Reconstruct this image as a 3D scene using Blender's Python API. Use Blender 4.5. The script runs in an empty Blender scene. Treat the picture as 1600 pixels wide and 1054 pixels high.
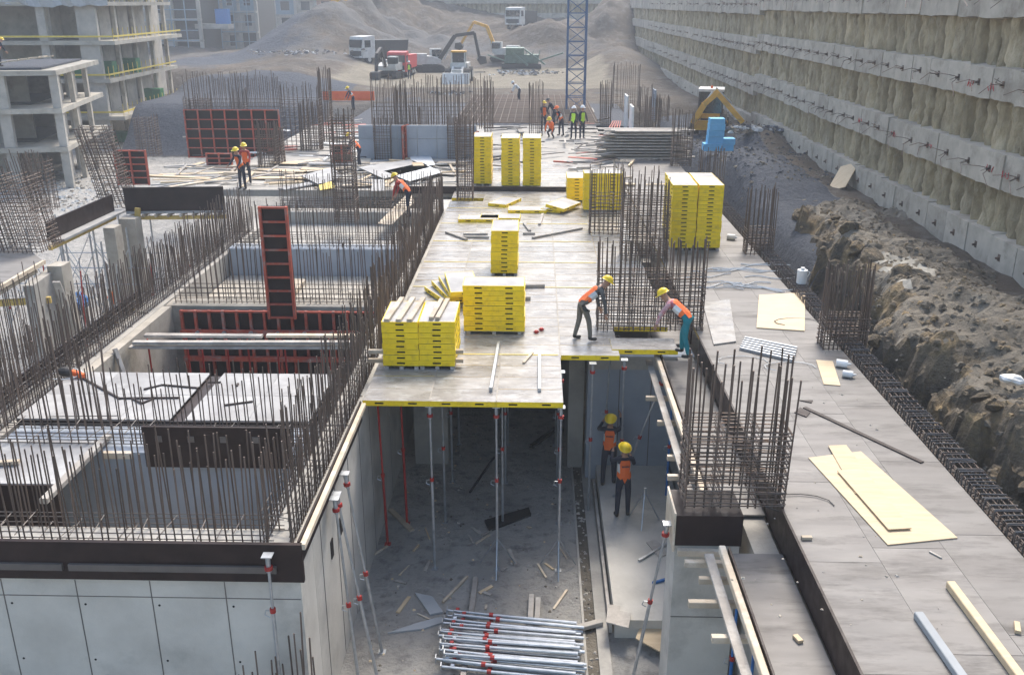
import bpy, math, random
from mathutils import Vector, Matrix, noise
random.seed(7)
R = math.radians
SC = bpy.context.scene
COL = SC.collection

# ------------------------------------------------------------------ camera
FPX, CXP, CYP, CAMH = 1458.0, 800.0, 527.0, 7.7
PITCH = math.atan2(522, FPX)
YAW = math.atan2(40, math.hypot(FPX, 522))
cam_d = bpy.data.cameras.new('camera'); cam = bpy.data.objects.new('camera', cam_d); COL.objects.link(cam)
cam.location = (0, 0, CAMH); cam.rotation_euler = (math.pi/2 - PITCH, 0, YAW)
cam_d.sensor_width = 36; cam_d.lens = 36*FPX/1600.0; cam_d.clip_start = .1; cam_d.clip_end = 2000
SC.camera = cam
# ------------------------------------------------------------------ light
SUN_EL, SUN_AZ = R(52), R(15)          # azimuth measured from +Y towards +X
wd = bpy.data.worlds.new('World'); SC.world = wd; wd.use_nodes = True
nt = wd.node_tree
sky = nt.nodes.new('ShaderNodeTexSky'); sky.sky_type = 'NISHITA'; sky.sun_disc = False
sky.sun_elevation = SUN_EL; sky.sun_rotation = SUN_AZ; sky.dust_density = 3.0; sky.air_density = 1.2
bg = nt.nodes['Background']; bg.inputs[1].default_value = .15
nt.links.new(sky.outputs[0], bg.inputs[0])
sl = bpy.data.lights.new('sun', 'SUN'); sl.energy = 2.0; sl.angle = R(20); sl.color = (1, .95, .87)
so = bpy.data.objects.new('sun', sl); COL.objects.link(so)
sd = Vector((math.sin(SUN_AZ)*math.cos(SUN_EL), math.cos(SUN_AZ)*math.cos(SUN_EL), math.sin(SUN_EL)))
so.rotation_euler = sd.to_track_quat('Z', 'Y').to_euler(); so.location = (0, 0, 40)
SC.view_settings.view_transform = 'Standard'; SC.view_settings.look = 'None'
SC.view_settings.exposure = 1.12; SC.view_settings.gamma = 1
SC.cycles.max_bounces = 6; SC.cycles.volume_bounces = 0

# ------------------------------------------------------------------ pixel helpers (photo pixel + known plane -> place)
_cp, _sp, _cy, _sy = math.cos(PITCH), math.sin(PITCH), math.cos(YAW), math.sin(YAW)
_f = Vector((-_sy*_cp, _cy*_cp, -_sp)); _r = Vector((_cy, _sy, 0)); _u = Vector((-_sy*_sp, _cy*_sp, _cp))
def ray(x, y): return _f + _r*((x-CXP)/FPX) - _u*((y-CYP)/FPX)
def Zp(x, y, z=0.0):
    d = ray(x, y); t = (z-CAMH)/d.z; return Vector((d.x*t, d.y*t, z))
def Yp(x, y, Y):
    d = ray(x, y); t = Y/d.y; return Vector((d.x*t, Y, CAMH+d.z*t))
# ------------------------------------------------------------------ materials
MATS = {}
def pm(name, c1, c2=None, scale=3, rough=.75, metal=0, bump=0, bscale=25, rand=.1, stretch=(1, 1, 1), c3=None, s3=.6, spec=.4, lo=.35, hi=.68, rvar=0, dist=.02):
    m = bpy.data.materials.new(name); m.use_nodes = True; n = m.node_tree.nodes; l = m.node_tree.links
    b = n['Principled BSDF']; b.inputs['Roughness'].default_value = rough; b.inputs['Metallic'].default_value = metal
    b.inputs['Specular IOR Level'].default_value = spec
    c2 = c2 or tuple(v*.75 for v in c1)
    tc = n.new('ShaderNodeTexCoord'); mp = n.new('ShaderNodeMapping'); mp.inputs['Scale'].default_value = stretch
    oi = n.new('ShaderNodeObjectInfo')
    add = n.new('ShaderNodeVectorMath'); add.operation = 'ADD'
    sc_ = n.new('ShaderNodeVectorMath'); sc_.operation = 'SCALE'; sc_.inputs[0].default_value = (37, 53, 71)
    l.new(oi.outputs['Random'], sc_.inputs['Scale'])
    l.new(tc.outputs['Object'], add.inputs[0]); l.new(sc_.outputs[0], add.inputs[1]); l.new(add.outputs[0], mp.inputs[0])
    def nz(s, det=6, ro=.6):
        t = n.new('ShaderNodeTexNoise'); t.inputs['Scale'].default_value = s; t.inputs['Detail'].default_value = det; t.inputs['Roughness'].default_value = ro
        l.new(mp.outputs[0], t.inputs['Vector']); return t
    def ramp(t, a, b_):
        r = n.new('ShaderNodeMapRange'); r.inputs[1].default_value = a; r.inputs[2].default_value = b_; l.new(t.outputs[0], r.inputs[0]); return r
    def mix(fac, A, B):
        x = n.new('ShaderNodeMix'); x.data_type = 'RGBA'; l.new(fac, x.inputs[0])
        for s, v in ((6, A), (7, B)):
            if isinstance(v, tuple): x.inputs[s].default_value = (*v, 1)
            else: l.new(v, x.inputs[s])
        return x.outputs[2]
    t1 = nz(scale); col = mix(ramp(t1, lo, hi).outputs[0], c1, c2)
    if c3: col = mix(ramp(nz(scale*s3+.013, 8, .7), .5, .66).outputs[0], col, c3)
    if rand:
        hs = n.new('ShaderNodeHueSaturation'); mr = n.new('ShaderNodeMapRange'); mr.inputs[3].default_value = 1-rand; mr.inputs[4].default_value = 1+rand
        l.new(oi.outputs['Random'], mr.inputs[0]); l.new(mr.outputs[0], hs.inputs['Value']); l.new(col, hs.inputs['Color']); col = hs.outputs[0]
    l.new(col, b.inputs['Base Color'])
    if rvar:
        rr = ramp(nz(scale*1.7, 5), .3, .7); rr.inputs[3].default_value = max(.05, rough-rvar); rr.inputs[4].default_value = rough+rvar
        l.new(rr.outputs[0], b.inputs['Roughness'])
    if bump:
        bp = n.new('ShaderNodeBump'); bp.inputs['Strength'].default_value = bump; bp.inputs['Distance'].default_value = dist
        l.new(nz(bscale, 8, .65).outputs[0], bp.inputs['Height']); l.new(bp.outputs[0], b.inputs['Normal'])
    MATS[name] = m; return m
pm('concrete', (.43, .40, .35), (.32, .30, .265), 1.1, .85, bump=.25, bscale=14, c3=(.26, .245, .22), s3=.45, rand=.06)
pm('concrete_warm', (.42, .39, .33), (.31, .285, .24), .9, .9, bump=.4, bscale=9, c3=(.24, .22, .18), rand=.1)
pm('concrete_pale', (.58, .545, .48), (.46, .43, .375), .9, .85, bump=.3, bscale=12, c3=(.37, .345, .30), s3=.5, rand=.04)
pm('concrete_floor', (.37, .355, .33), (.26, .25, .235), .55, .8, bump=.3, bscale=10, c3=(.42, .41, .39), rand=.0)
pm('concrete_blue', (.33, .36, .40), (.27, .30, .335), 1.2, .8, bump=.12, bscale=8, rand=.05)
pm('concrete_white', (.46, .415, .345), (.34, .305, .25), 1.6, .88, bump=.4, bscale=14, rand=.1, c3=(.26, .23, .185), s3=.5)
pm('film_ply', (.022, .0135, .0115), (.036, .022, .019), 2.5, .5, bump=.05, rand=.15, rvar=.1, spec=.22)
pm('deck_ply', (.36, .33, .29), (.20, .178, .152), 1.3, .30, bump=.06, bscale=6, rand=.16, stretch=(1, 2.2, 1), c3=(.43, .41, .37), s3=1.9, rvar=.13)
pm('brown_ply', (.215, .2, .182), (.165, .15, .136), .9, .62, bump=.05, bscale=7, rand=.1, stretch=(.5, 2.4, 1), c3=(.105, .095, .085), s3=1.3, rvar=.1, spec=.35)
pm('grey_ply', (.36, .35, .335), (.25, .24, .23), 1.2, .6, bump=.05, rand=.08, c3=(.44, .43, .41))
pm('wet_ply', (.115, .10, .09), (.15, .13, .115), 3, .4, rand=.1)
pm('plywood', (.60, .47, .30), (.52, .39, .24), 1.5, .65, rand=.12, stretch=(1, 6, 1), bump=.05)
pm('wood', (.55, .46, .34), (.40, .32, .23), 3, .75, rand=.18, stretch=(1, 1, 1), bump=.2, bscale=20, c3=(.62, .55, .45))
pm('wood_grey', (.42, .38, .33), (.29, .26, .225), 3, .85, rand=.2, bump=.25, bscale=18, c3=(.50, .47, .42))
pm('wood_yellow', (.60, .43, .13), (.48, .33, .09), 3, .65, rand=.12)
pm('yellow', (.95, .68, .008), (.88, .61, .008), 2.5, .42, rand=.06, c3=(.70, .48, .02), s3=2.5)
pm('yellow_line', (.72, .56, .10), (.60, .45, .08), 4, .6)
pm('slot', (.015, .012, .01), None, 3, .8)
pm('galv', (.50, .52, .54), (.36, .38, .40), 6, .42, metal=.75, rand=.1, bump=.05)
pm('red', (.42, .028, .02), (.30, .025, .02), 5, .55, rand=.12)
pm('red_rust', (.50, .095, .05), (.33, .065, .04), 4, .65, rand=.15, c3=(.30, .20, .17))
pm('rebar', (.175, .135, .108), (.10, .08, .068), 14, .6, metal=.35, rand=.35, c3=(.15, .082, .05), s3=.4)
pm('rebar_grey', (.15, .14, .13), (.09, .083, .078), 10, .5, metal=.4, rand=.25, c3=(.15, .10, .07))
pm('soil', (.17, .145, .11), (.10, .087, .068), .7, .95, bump=.8, bscale=5, c3=(.215, .19, .15), rand=0, dist=.14)
pm('far_soil', (.34, .275, .205), (.23, .185, .14), .09, .95, bump=.8, bscale=.8, c3=(.33, .31, .28), rand=0, dist=.3)
pm('rock', (.20, .155, .10), (.08, .07, .056), 1.4, .9, bump=1, bscale=5, c3=(.31, .22, .11), rand=.2, dist=.14)
pm('gravel', (.082, .09, .106), (.048, .052, .062), 9, .9, bump=1, bscale=16, rand=0, dist=.08)
pm('pile', (.47, .39, .25), (.24, .195, .12), 2.2, .92, bump=1, bscale=6, c3=(.47, .40, .28), rand=.16, stretch=(1, 1, .45), dist=.14)
pm('blue', (.03, .16, .42), (.025, .12, .33), 5, .5, rand=.1)
pm('foam_blue', (.17, .52, .80), (.14, .45, .72), 5, .7, rand=.06)
pm('orange', (.85, .17, .03), (.75, .13, .03), 4, .7, rand=.08)
pm('net_orange', (.9, .16, .04), (.8, .12, .03), 2, .7)
pm('lime', (.55, .85, .06), (.48, .75, .05), 4, .7)
pm('hat_yellow', (.82, .58, .02), (.78, .54, .02), 4, .35, rand=.04)
pm('white', (.75, .75, .73), (.6, .6, .58), 3, .55, rand=.05)
pm('skin', (.42, .24, .16), (.38, .21, .14), 6, .6)
pm('navy', (.022, .026, .042), (.03, .034, .05), 5, .85)
pm('grey_cloth', (.10, .10, .095), (.07, .07, .068), 5, .9)
pm('khaki', (.17, .155, .125), (.12, .11, .09), 5, .9)
pm('teal', (.015, .22, .25), (.015, .17, .20), 5, .85)
pm('stripe_red', (.42, .05, .08), (.6, .5, .5), 9, .85)
pm('boot', (.05, .045, .04), None, 5, .8)
pm('reflect', (.72, .73, .70), None, 5, .4)
pm('cat_yellow', (.70, .36, .03), (.55, .28, .03), 3, .5, rand=.04, c3=(.35, .22, .06))
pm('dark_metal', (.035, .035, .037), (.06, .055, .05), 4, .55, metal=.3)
pm('rubber', (.028, .027, .026), (.05, .046, .04), 4, .85)
pm('glass', (.02, .03, .035), None, 3, .12, spec=.8)
pm('green', (.02, .16, .05), (.02, .12, .04), 3, .55, rand=.15)
pm('crusher_green', (.16, .24, .19), (.11, .16, .13), 2, .6)
pm('truck_red', (.55, .05, .045), (.45, .04, .04), 2, .45)
pm('machine_white', (.55, .55, .52), (.42, .41, .38), 2, .5)
pm('sand', (.42, .365, .26), (.33, .285, .20), .3, .95, bump=.4, bscale=3, rand=0)
pm('brick', (.42, .24, .17), (.36, .20, .14), 2, .85, rand=.05)
pm('net_grey', (.42, .43, .43), (.35, .36, .36), 1.5, .9)
pm('crane_blue', (.05, .11, .22), (.04, .09, .18), 4, .5)
pm('scaf_blue', (.22, .30, .36), (.17, .24, .30), 3, .55)
pm('cable', (.62, .62, .60), (.45, .45, .43), 6, .6)
pm('paint_red', (.55, .05, .06), None, 5, .7)
# ------------------------------------------------------------------ mesh builder
class MB:
    def __init__(s): s.v = []; s.f = []; s.m = []; s.cur = 0
    def quad(s, pts):
        k = len(s.v); s.v += [tuple(p) for p in pts]; s.f.append(tuple(range(k, k+len(pts)))); s.m.append(s.cur); return s
    def box(s, x0, x1, y0, y1, z0, z1):
        k = len(s.v)
        s.v += [(x0, y0, z0), (x1, y0, z0), (x1, y1, z0), (x0, y1, z0), (x0, y0, z1), (x1, y0, z1), (x1, y1, z1), (x0, y1, z1)]
        for q in ((3, 2, 1, 0), (4, 5, 6, 7), (0, 1, 5, 4), (1, 2, 6, 5), (2, 3, 7, 6), (3, 0, 4, 7)):
            s.f.append(tuple(k+i for i in q)); s.m.append(s.cur)
        return s
    def beam(s, a, b, w, h, up=(0, 0, 1), bev=0):
        a = Vector(a); b = Vector(b); d = (b-a).normalized(); u = Vector(up)
        if abs(d.dot(u)) > .98: u = Vector((0, 1, 0))
        r = d.cross(u).normalized(); u = r.cross(d)
        if bev:
            e = bev; pr = [(-w/2+e, -h/2), (w/2-e, -h/2), (w/2, -h/2+e), (w/2, h/2-e), (w/2-e, h/2), (-w/2+e, h/2), (-w/2, h/2-e), (-w/2, -h/2+e)]
        else: pr = [(-w/2, -h/2), (w/2, -h/2), (w/2, h/2), (-w/2, h/2)]
        k = len(s.v); n = len(pr)
        for p in (a, b): s.v += [tuple(p+r*i+u*j) for i, j in pr]
        for i in range(n): s.f.append((k+i, k+(i+1) % n, k+n+(i+1) % n, k+n+i)); s.m.append(s.cur)
        s.f.append(tuple(k+i for i in reversed(range(n)))); s.f.append(tuple(k+n+i for i in range(n))); s.m += [s.cur]*2
        return s
    def cyl(s, a, b, r, n=8, r2=None, cap=True):
        a = Vector(a); b = Vector(b); d = (b-a).normalized(); u = Vector((0, 0, 1)) if abs(d.z) < .95 else Vector((1, 0, 0))
        x = d.cross(u).normalized(); y = x.cross(d); k = len(s.v); r2 = r if r2 is None else r2
        for p, q in ((a, r), (b, r2)):
            s.v += [tuple(p+x*q*math.cos(t*2*math.pi/n)+y*q*math.sin(t*2*math.pi/n)) for t in range(n)]
        for i in range(n): s.f.append((k+i, k+(i+1) % n, k+n+(i+1) % n, k+n+i)); s.m.append(s.cur)
        if cap: s.f.append(tuple(k+i for i in reversed(range(n)))); s.f.append(tuple(k+n+i for i in range(n))); s.m += [s.cur]*2
        return s
    def path(s, pts, r, n=5):
        for a, b in zip(pts, pts[1:]):
            if (Vector(a)-Vector(b)).length > 1e-4: s.cyl(a, b, r, n)
        return s
    def prism(s, poly, z0, z1):
        k = len(s.v); n = len(poly)
        s.v += [(x, y, z0) for x, y in poly]+[(x, y, z1) for x, y in poly]
        for i in range(n): s.f.append((k+i, k+(i+1) % n, k+n+(i+1) % n, k+n+i)); s.m.append(s.cur)
        s.f.append(tuple(k+i for i in reversed(range(n)))); s.f.append(tuple(k+n+i for i in range(n))); s.m += [s.cur]*2
        return s
    def xprism(s, poly, x0, x1):       # polygon in (y, z), swept along x
        k = len(s.v); n = len(poly)
        s.v += [(x0, y, z) for y, z in poly]+[(x1, y, z) for y, z in poly]
        for i in range(n): s.f.append((k+i, k+(i+1) % n, k+n+(i+1) % n, k+n+i)); s.m.append(s.cur)
        s.f.append(tuple(k+i for i in reversed(range(n)))); s.f.append(tuple(k+n+i for i in range(n))); s.m += [s.cur]*2
        return s
    def sphere(s, c, r, n=8, m=6, sq=(1, 1, 1)):
        k = len(s.v); c = Vector(c)
        for i in range(m+1):
            a = math.pi*i/m
            for j in range(n):
                t = 2*math.pi*j/n; s.v.append((c.x+r*sq[0]*math.sin(a)*math.cos(t), c.y+r*sq[1]*math.sin(a)*math.sin(t), c.z+r*sq[2]*math.cos(a)))
        for i in range(m):
            for j in range(n):
                s.f.append((k+i*n+j, k+(i+1)*n+j, k+(i+1)*n+(j+1) % n, k+i*n+(j+1) % n)); s.m.append(s.cur)
        return s
    def mesh(s, name, mats, off=(0, 0, 0), smooth=False):
        me = bpy.data.meshes.new(name); o = Vector(off)
        me.from_pydata([tuple(Vector(v)-o) for v in s.v] if o.length else s.v, [], s.f)
        if isinstance(mats, str): mats = [mats]
        for m in mats: me.materials.append(MATS[m])
        if len(mats) > 1: me.polygons.foreach_set('material_index', s.m)
        if smooth: me.polygons.foreach_set('use_smooth', [True]*len(me.polygons))
        me.validate(); me.update(); return me
    def build(s, name, mats, parent=None, off=None, smooth=False):
        if off is None: off = parent.get('_w', (0, 0, 0)) if parent else (0, 0, 0)
        return link(name, s.mesh(name, mats, off, smooth), parent)
def link(name, me, parent=None, loc=None, rot=None, scale=None):
    o = bpy.data.objects.new(name, me); COL.objects.link(o)
    if parent: o.parent = parent
    if loc is not None: o.location = loc
    if rot is not None: o.rotation_euler = rot
    if scale is not None: o.scale = scale
    return o
def tag(o, label, cat, group=None):
    o['label'] = label; o['category'] = cat
    if group: o['group'] = group
    return o
ROOTS = {}
class _Root: pass
def thing(name, label, cat, loc=(0, 0, 0), rz=0, group=None):
    o = bpy.data.objects.new(name, None); COL.objects.link(o); o.empty_display_size = .3
    o.location = loc; o.rotation_euler = (0, 0, rz); tag(o, label, cat, group); return o
def wpart(mb, name, mats, root, base=None, smooth=False):
    """part whose geometry was written in place: shift it by the root's location (root has no rotation)"""
    r = root
    while r.parent: r = r.parent
    return mb.build(name, mats, root, off=tuple(r.location), smooth=smooth)
def solo(mb, name, mats, label, cat, loc, group=None, smooth=False):
    me = mb.mesh(name, mats, loc, smooth); o = link(name, me, None, loc); return tag(o, label, cat, group)
def struct(o): o['kind'] = 'structure'; return o
def stuff(o): o['kind'] = 'stuff'; return o
def copy_tree(o, parent=None):
    c = o.copy(); COL.objects.link(c); c.parent = parent
    for ch in list(o.children): copy_tree(ch, c)
    return c
# unit bar (z 0..1) shared by every reinforcement bar
def unit_bar(name, mat, n=6):
    return MB().cyl((0, 0, 0), (0, 0, 1), 1, n).mesh(name, mat)
BAR = unit_bar('bar', 'rebar'); BARG = unit_bar('bar_grey', 'rebar_grey')
def bar(root, a, b, r=.012, name='bar', me=None):
    """one straight bar as a part; a, b in place"""
    a = Vector(a); b = Vector(b); d = b-a; rl = root
    while rl.parent: rl = rl.parent
    o = bpy.data.objects.new(name, me or BAR); COL.objects.link(o); o.parent = root
    o.location = a-rl.location; o.rotation_euler = d.to_track_quat('Z', 'Y').to_euler(); o.scale = (r, r, d.length)
    return o
def fbm(x, y, z=0, s=1, o=4): return noise.fractal(Vector((x*s, y*s, z*s)), 1.0, 2.0, o)
def sstep(a, b, x):
    t = min(1, max(0, (x-a)/(b-a))); return t*t*(3-2*t)

FLOOR = -4.05
# ================================================================== ground
def ground_h(x, y):
    far = sstep(72, 78, y) if x > -33 else sstep(102, 110, y)
    h = FLOOR*(1-far)
    # far terrain: flat haul road, then the cut slopes
    left = sstep(-14, -26, x)
    lw = sstep(-37, -25, x)
    rise = sstep(122, 172, y)*7.0*lw + sstep(165, 300, y)*26*lw + (1-lw)*sstep(215, 330, y)*34
    rise *= (.55+.45*sstep(10, -6, x))
    emb = left*(sstep(84, 91, y)*1.7 + sstep(105, 135, y)*1.8*lw)*(.45+.55*lw)
    heap = 3.0*math.exp(-(((x+27)/9)**2+((y-128)/9)**2)) + 2.0*math.exp(-(((x+33)/6)**2+((y-126)/9)**2)) + 3.4*math.exp(-(((x+2)/9)**2+((y-137)/9)**2)) + 2.6*math.exp(-(((x-10)/4.5)**2+((y-118)/12)**2)) + 6*math.exp(-(((x-12)/5)**2+((y-150)/13)**2))
    nz = fbm(x, y, 0, .09, 6)+.5*abs(fbm(x*1.2, y, 4, .22, 5))-.2
    h += far*(rise+emb+heap + nz*(.15+2.0*sstep(112, 140, y)+.7*left*sstep(82, 88, y))*(.3+.7*lw))
    if x > 7.9 and y < 80:
        g = sstep(7.9, 9.6, x)
        hh = -.35 + .45*sstep(9, 14, x) + .25*fbm(x, y, 3, .5, 4)
        pile = 1.3*math.exp(-(((x-10.2)/2.0)**2+((y-45)/5)**2)) + .9*math.exp(-(((x-13.0)/1.2)**2+((y-54.5)/2.6)**2))
        h = h*(1-g) + g*(hh+pile)*(1-far) + g*far*h if far < 1 else h
    return h
def axis(segs):
    out = []
    for a, b, st in segs:
        n = max(1, round((b-a)/st)); out += [a+(b-a)*i/n for i in range(n)]
    return out+[segs[-1][1]]
gx = axis([(-420, -80, 20), (-80, -46, 3), (-46, -4, .7), (-4, 7.2, 1.4), (7.2, 16, .3), (16, 60, 4), (60, 420, 30)])
gy = axis([(-40, 8, 8), (8, 26, 2), (26, 72, .6), (72, 110, .7), (110, 180, .7), (180, 320, 6), (320, 900, 60)])
mb = MB(); nx, ny = len(gx), len(gy)
mb.v = [(x, y, ground_h(x, y)) for y in gy for x in gx]
for j in range(ny-1):
    for i in range(nx-1): mb.f.append((j*nx+i, j*nx+i+1, (j+1)*nx+i+1, (j+1)*nx+i)); mb.m.append(0)
def ground_w(x, y):
    """how much of each covering lies here: gravel, sand, brown soil (rest: concrete dust)"""
    if x > 7.6 and y < 74: return (1, 0, 0) if (x < 12.4 and y > 30) else (.15, 0, 1)
    if y < 73 or (x < -33 and y < 104): return (0, 0, 0)
    g = 1.1*math.exp(-((x+38)/10)**2-((y-124)/14)**2)+(.75 if (x < -17 and y < 92) else 0)
    sd_ = sstep(90, 95, y)*sstep(124, 116, y)*sstep(-24, -17, x)*sstep(10, 5, x)
    return (min(1, g), sd_, 1)
me = mb.mesh('ground', 'far_soil', smooth=True); at = me.color_attributes.new('cover', 'FLOAT_COLOR', 'POINT')
at.data.foreach_set('color', [c for v in mb.v for c in (*ground_w(v[0], v[1]), 1)])
gm = MATS['far_soil']; n = gm.node_tree.nodes; l = gm.node_tree.links; b = n['Principled BSDF']
va = n.new('ShaderNodeVertexColor'); va.layer_name = 'cover'; tcg = n.new('ShaderNodeTexCoord')
def gn(sc, det=8, ro=.65):
    t = n.new('ShaderNodeTexNoise'); t.inputs['Scale'].default_value = sc; t.inputs['Detail'].default_value = det; t.inputs['Roughness'].default_value = ro; l.new(tcg.outputs['Object'], t.inputs['Vector']); return t
def gr(sock, a, b_):
    r = n.new('ShaderNodeMapRange'); r.inputs[1].default_value = a; r.inputs[2].default_value = b_; l.new(sock, r.inputs[0]); return r.outputs[0]
def gx_(f, A, B):
    x = n.new('ShaderNodeMix'); x.data_type = 'RGBA'; l.new(f, x.inputs[0])
    for k, v in ((6, A), (7, B)):
        if isinstance(v, tuple): x.inputs[k].default_value = (*v, 1)
        else: l.new(v, x.inputs[k])
    return x.outputs[2]
sp = n.new('ShaderNodeSeparateColor'); l.new(va.outputs[0], sp.inputs[0]); nb = gn(.35)
def edge(k):
    m_ = n.new('ShaderNodeMath'); m_.operation = 'ADD'; l.new(sp.outputs[k], m_.inputs[0]); l.new(nb.outputs[0], m_.inputs[1]); return gr(m_.outputs[0], .88, 1.12)
dust = gx_(gr(gn(.5).outputs[0], .35, .65), (.50, .475, .43), (.36, .34, .31)); dust = gx_(gr(gn(3).outputs[0], .5, .7), dust, (.22, .21, .195))
soil = gx_(gr(gn(.13).outputs[0], .38, .62), (.135, .105, .075), (.07, .058, .046)); soil = gx_(gr(gn(.9).outputs[0], .5, .68), soil, (.165, .148, .128)); soil = gx_(gr(gn(.05, 4).outputs[0], .52, .62), soil, (.115, .11, .104))
sand = gx_(gr(gn(.4).outputs[0], .35, .65), (.27, .235, .175), (.19, .165, .12)); grav = gx_(gr(gn(7).outputs[0], .35, .65), (.082, .092, .112), (.045, .05, .062))
c = gx_(edge(2), dust, soil); c = gx_(edge(1), c, sand); c = gx_(edge(0), c, grav); l.new(c, b.inputs['Base Color'])
bp = [x for x in n if x.type == 'BUMP'][0]; bp.inputs['Distance'].default_value = .5; l.new(gn(1.6, 10, .75).outputs[0], bp.inputs['Height'])
struct(link('ground', me))

# ---- rocky bank between the deck and the retaining wall
def cliff_x(y): return 8.0 + .045*max(0, y-17)*sstep(14, 40, y)*1.9 + .9*sstep(17, 12, y) + .7*fbm(y, 2, 0, .45, 4)
bank_seed = 3.3
def bank_h(x, y):
    cx = cliff_x(y); t = sstep(cx-.25, cx+1.5, x)
    top = .25+.4*fbm(x, y, 7, .45, 5)+.5*math.exp(-(((x-10.6)/1.2)**2+((y-28)/3.0)**2))+.55*math.exp(-(((x-11.6)/1.6)**2+((y-20)/4)**2)) - .35*sstep(12.4, 13.6, x)
    vd = noise.voronoi(Vector((x*1.25, y*1.05, bank_seed)))[0]; ridge = .9*abs(fbm(x*1.3, y, 11, .8, 5))+1.25*(vd[1]-vd[0])+.5*noise.voronoi(Vector((x*3.1, y*2.7, 8)))[0][0]
    z = -2.6*(1-t)+t*top + (ridge-.2)*(1-abs(2*t-1))*1.3 + .13*fbm(x, y, 2, 2.2, 5) + .07*noise.voronoi(Vector((x*3, y*3, 1)))[0][0]*sstep(cx-.5, cx+.5, x)
    e = sstep(39.5, 36.5, y + 1.2*fbm(x, y, 5, .6, 3))
    return z*e + (ground_h(x, y)-.35)*(1-e)
bx = axis([(7.75, 11.5, .1), (11.5, 14.6, .16)]); by = axis([(7, 30, .13), (30, 41.5, .17)])
mb = MB(); nx, ny = len(bx), len(by)
mb.v = [(x+.12*fbm(x, y, 31, 1.7, 3), y+.12*fbm(x, y, 41, 1.7, 3), bank_h(x, y)) for y in by for x in bx]
for j in range(ny-1):
    for i in range(nx-1):
        mb.f.append((j*nx+i, j*nx+i+1, (j+1)*nx+i+1, (j+1)*nx+i)); x, y = bx[i], by[j]
        t = x-cliff_x(y); v = fbm(x, y, 17, .5, 4)
        m = 0 if t < 1.1+1.2*v else (2 if (abs(x-10.3-.3*v) < .8 and 24 < y < 28.5 and v > .12) else 1)
        mb.m.append(m)
struct(mb.build('rock_bank', ['rock', 'soil', 'concrete_warm'], smooth=False))

# ---- loose stones on the bank
ROCKS = []
for k in range(6):
    mb = MB(); mb.sphere((0, 0, 0), 1, 9, 6, (1, .8, .6))
    mb.v = [tuple(Vector(v)*(1+.45*fbm(v[0]+k*9, v[1], v[2], 1.3, 3))) for v in mb.v]
    ROCKS.append(mb.mesh('rock', 'rock'))
def rubble(name, n, f, smin, smax, mats, parent=None):
    mb = MB()
    for i in range(n):
        p, s = f(), random.uniform(smin, smax)*random.uniform(.5, 1)
        k = len(mb.v); a = random.random()*6.28; ca, sa = math.cos(a), math.sin(a)
        pts = [(-1, -.8, 0), (1, -.7, 0), (.9, .9, 0), (-.8, 1, 0), (-.5, -.4, .9), (.6, -.3, .7), (.4, .5, 1), (-.5, .6, .6)]
        for q in pts:
            x, y, z = [c*s*random.uniform(.7, 1.2) for c in q]; mb.v.append((p[0]+x*ca-y*sa, p[1]+x*sa+y*ca, p[2]+z*.8-.15*s))
        mm = random.randrange(len(mats))
        for q in ((4, 5, 6, 7), (0, 1, 5, 4), (1, 2, 6, 5), (2, 3, 7, 6), (3, 0, 4, 7)): mb.f.append(tuple(k+i for i in q)); mb.m.append(mm)
    return stuff(mb.build(name, mats, parent))
def bank_pt():
    while True:
        y = random.uniform(8, 38); x = random.uniform(8.2, 13.8)
        if x > cliff_x(y)+.2: return (x, y, bank_h(x, y))
o = rubble('bank_rubble', 2600, bank_pt, .03, .13, ['rock', 'soil', 'rock']); tag(o, 'loose grey and brown stones strewn over the rocky bank', 'rubble')
def right_pt():
    y = random.uniform(41, 66); x = random.uniform(9, 13.8); return (x, y, ground_h(x, y))
o = rubble('gravel_stones', 1500, right_pt, .03, .12, ['gravel', 'soil']); tag(o, 'dark gravel stones on the ground beside the retaining wall', 'gravel')
for i in range(26):
    y = random.uniform(11, 36); x = cliff_x(y)+random.uniform(.0, 1.6); s = random.uniform(.16, .42)
    o = link('boulder', random.choice(ROCKS), None, (x, y, bank_h(x, y)+s*.1), (random.random(), random.random(), random.random()*6), (s, s, s*random.uniform(.7, 1)))
    tag(o, 'jagged brown boulder lodged in the cliff edge of the rocky bank', 'boulder', 'boulders on the rocky bank')

# ================================================================== retaining wall on the right
XW = 13.9
wall = thing('retaining_wall', 'long anchored pile retaining wall with four rows of concrete walers', 'retaining wall', (XW, 20, 0))
mb = MB()                                                # earth between the piles
ys = axis([(12, 60, .35), (60, 166, 1.2)]); zs = axis([(-.5, 9.5, .35)])
mb.v = [(XW+.50+.22*fbm(y, z, 3, 1.1, 5), y, z) for z in zs for y in ys]
for j in range(len(zs)-1):
    for i in range(len(ys)-1): k = j*len(ys)+i; mb.f.append((k, k+1, k+1+len(ys), k+len(ys))); mb.m.append(0)
wpart(mb, 'earth_infill', 'pile', wall, smooth=True)
PILES = []
for v in range(5):
    mb = MB(); nz_, na = 70, 10
    for j in range(nz_+1):
        for i in range(na+1):
            a = math.pi*(i/na)+math.pi/2; z = -.6+10.1*j/nz_
            rr = .35+.10*fbm(math.cos(a)*1.5+v*13, math.sin(a)*1.5, z*.9, 1.1, 4)+.10*max(-.3, fbm(a*1.6, z*2.2+v*7, 0, 1, 5))
            mb.v.append((rr*math.cos(a), rr*math.sin(a), z))
    for j in range(nz_):
        for i in range(na): k = j*(na+1)+i; mb.f.append((k, k+1, k+na+2, k+na+1)); mb.m.append(0)
    PILES.append(mb.mesh('pile', 'pile', smooth=True))
y = 13.0; i = 0
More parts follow.
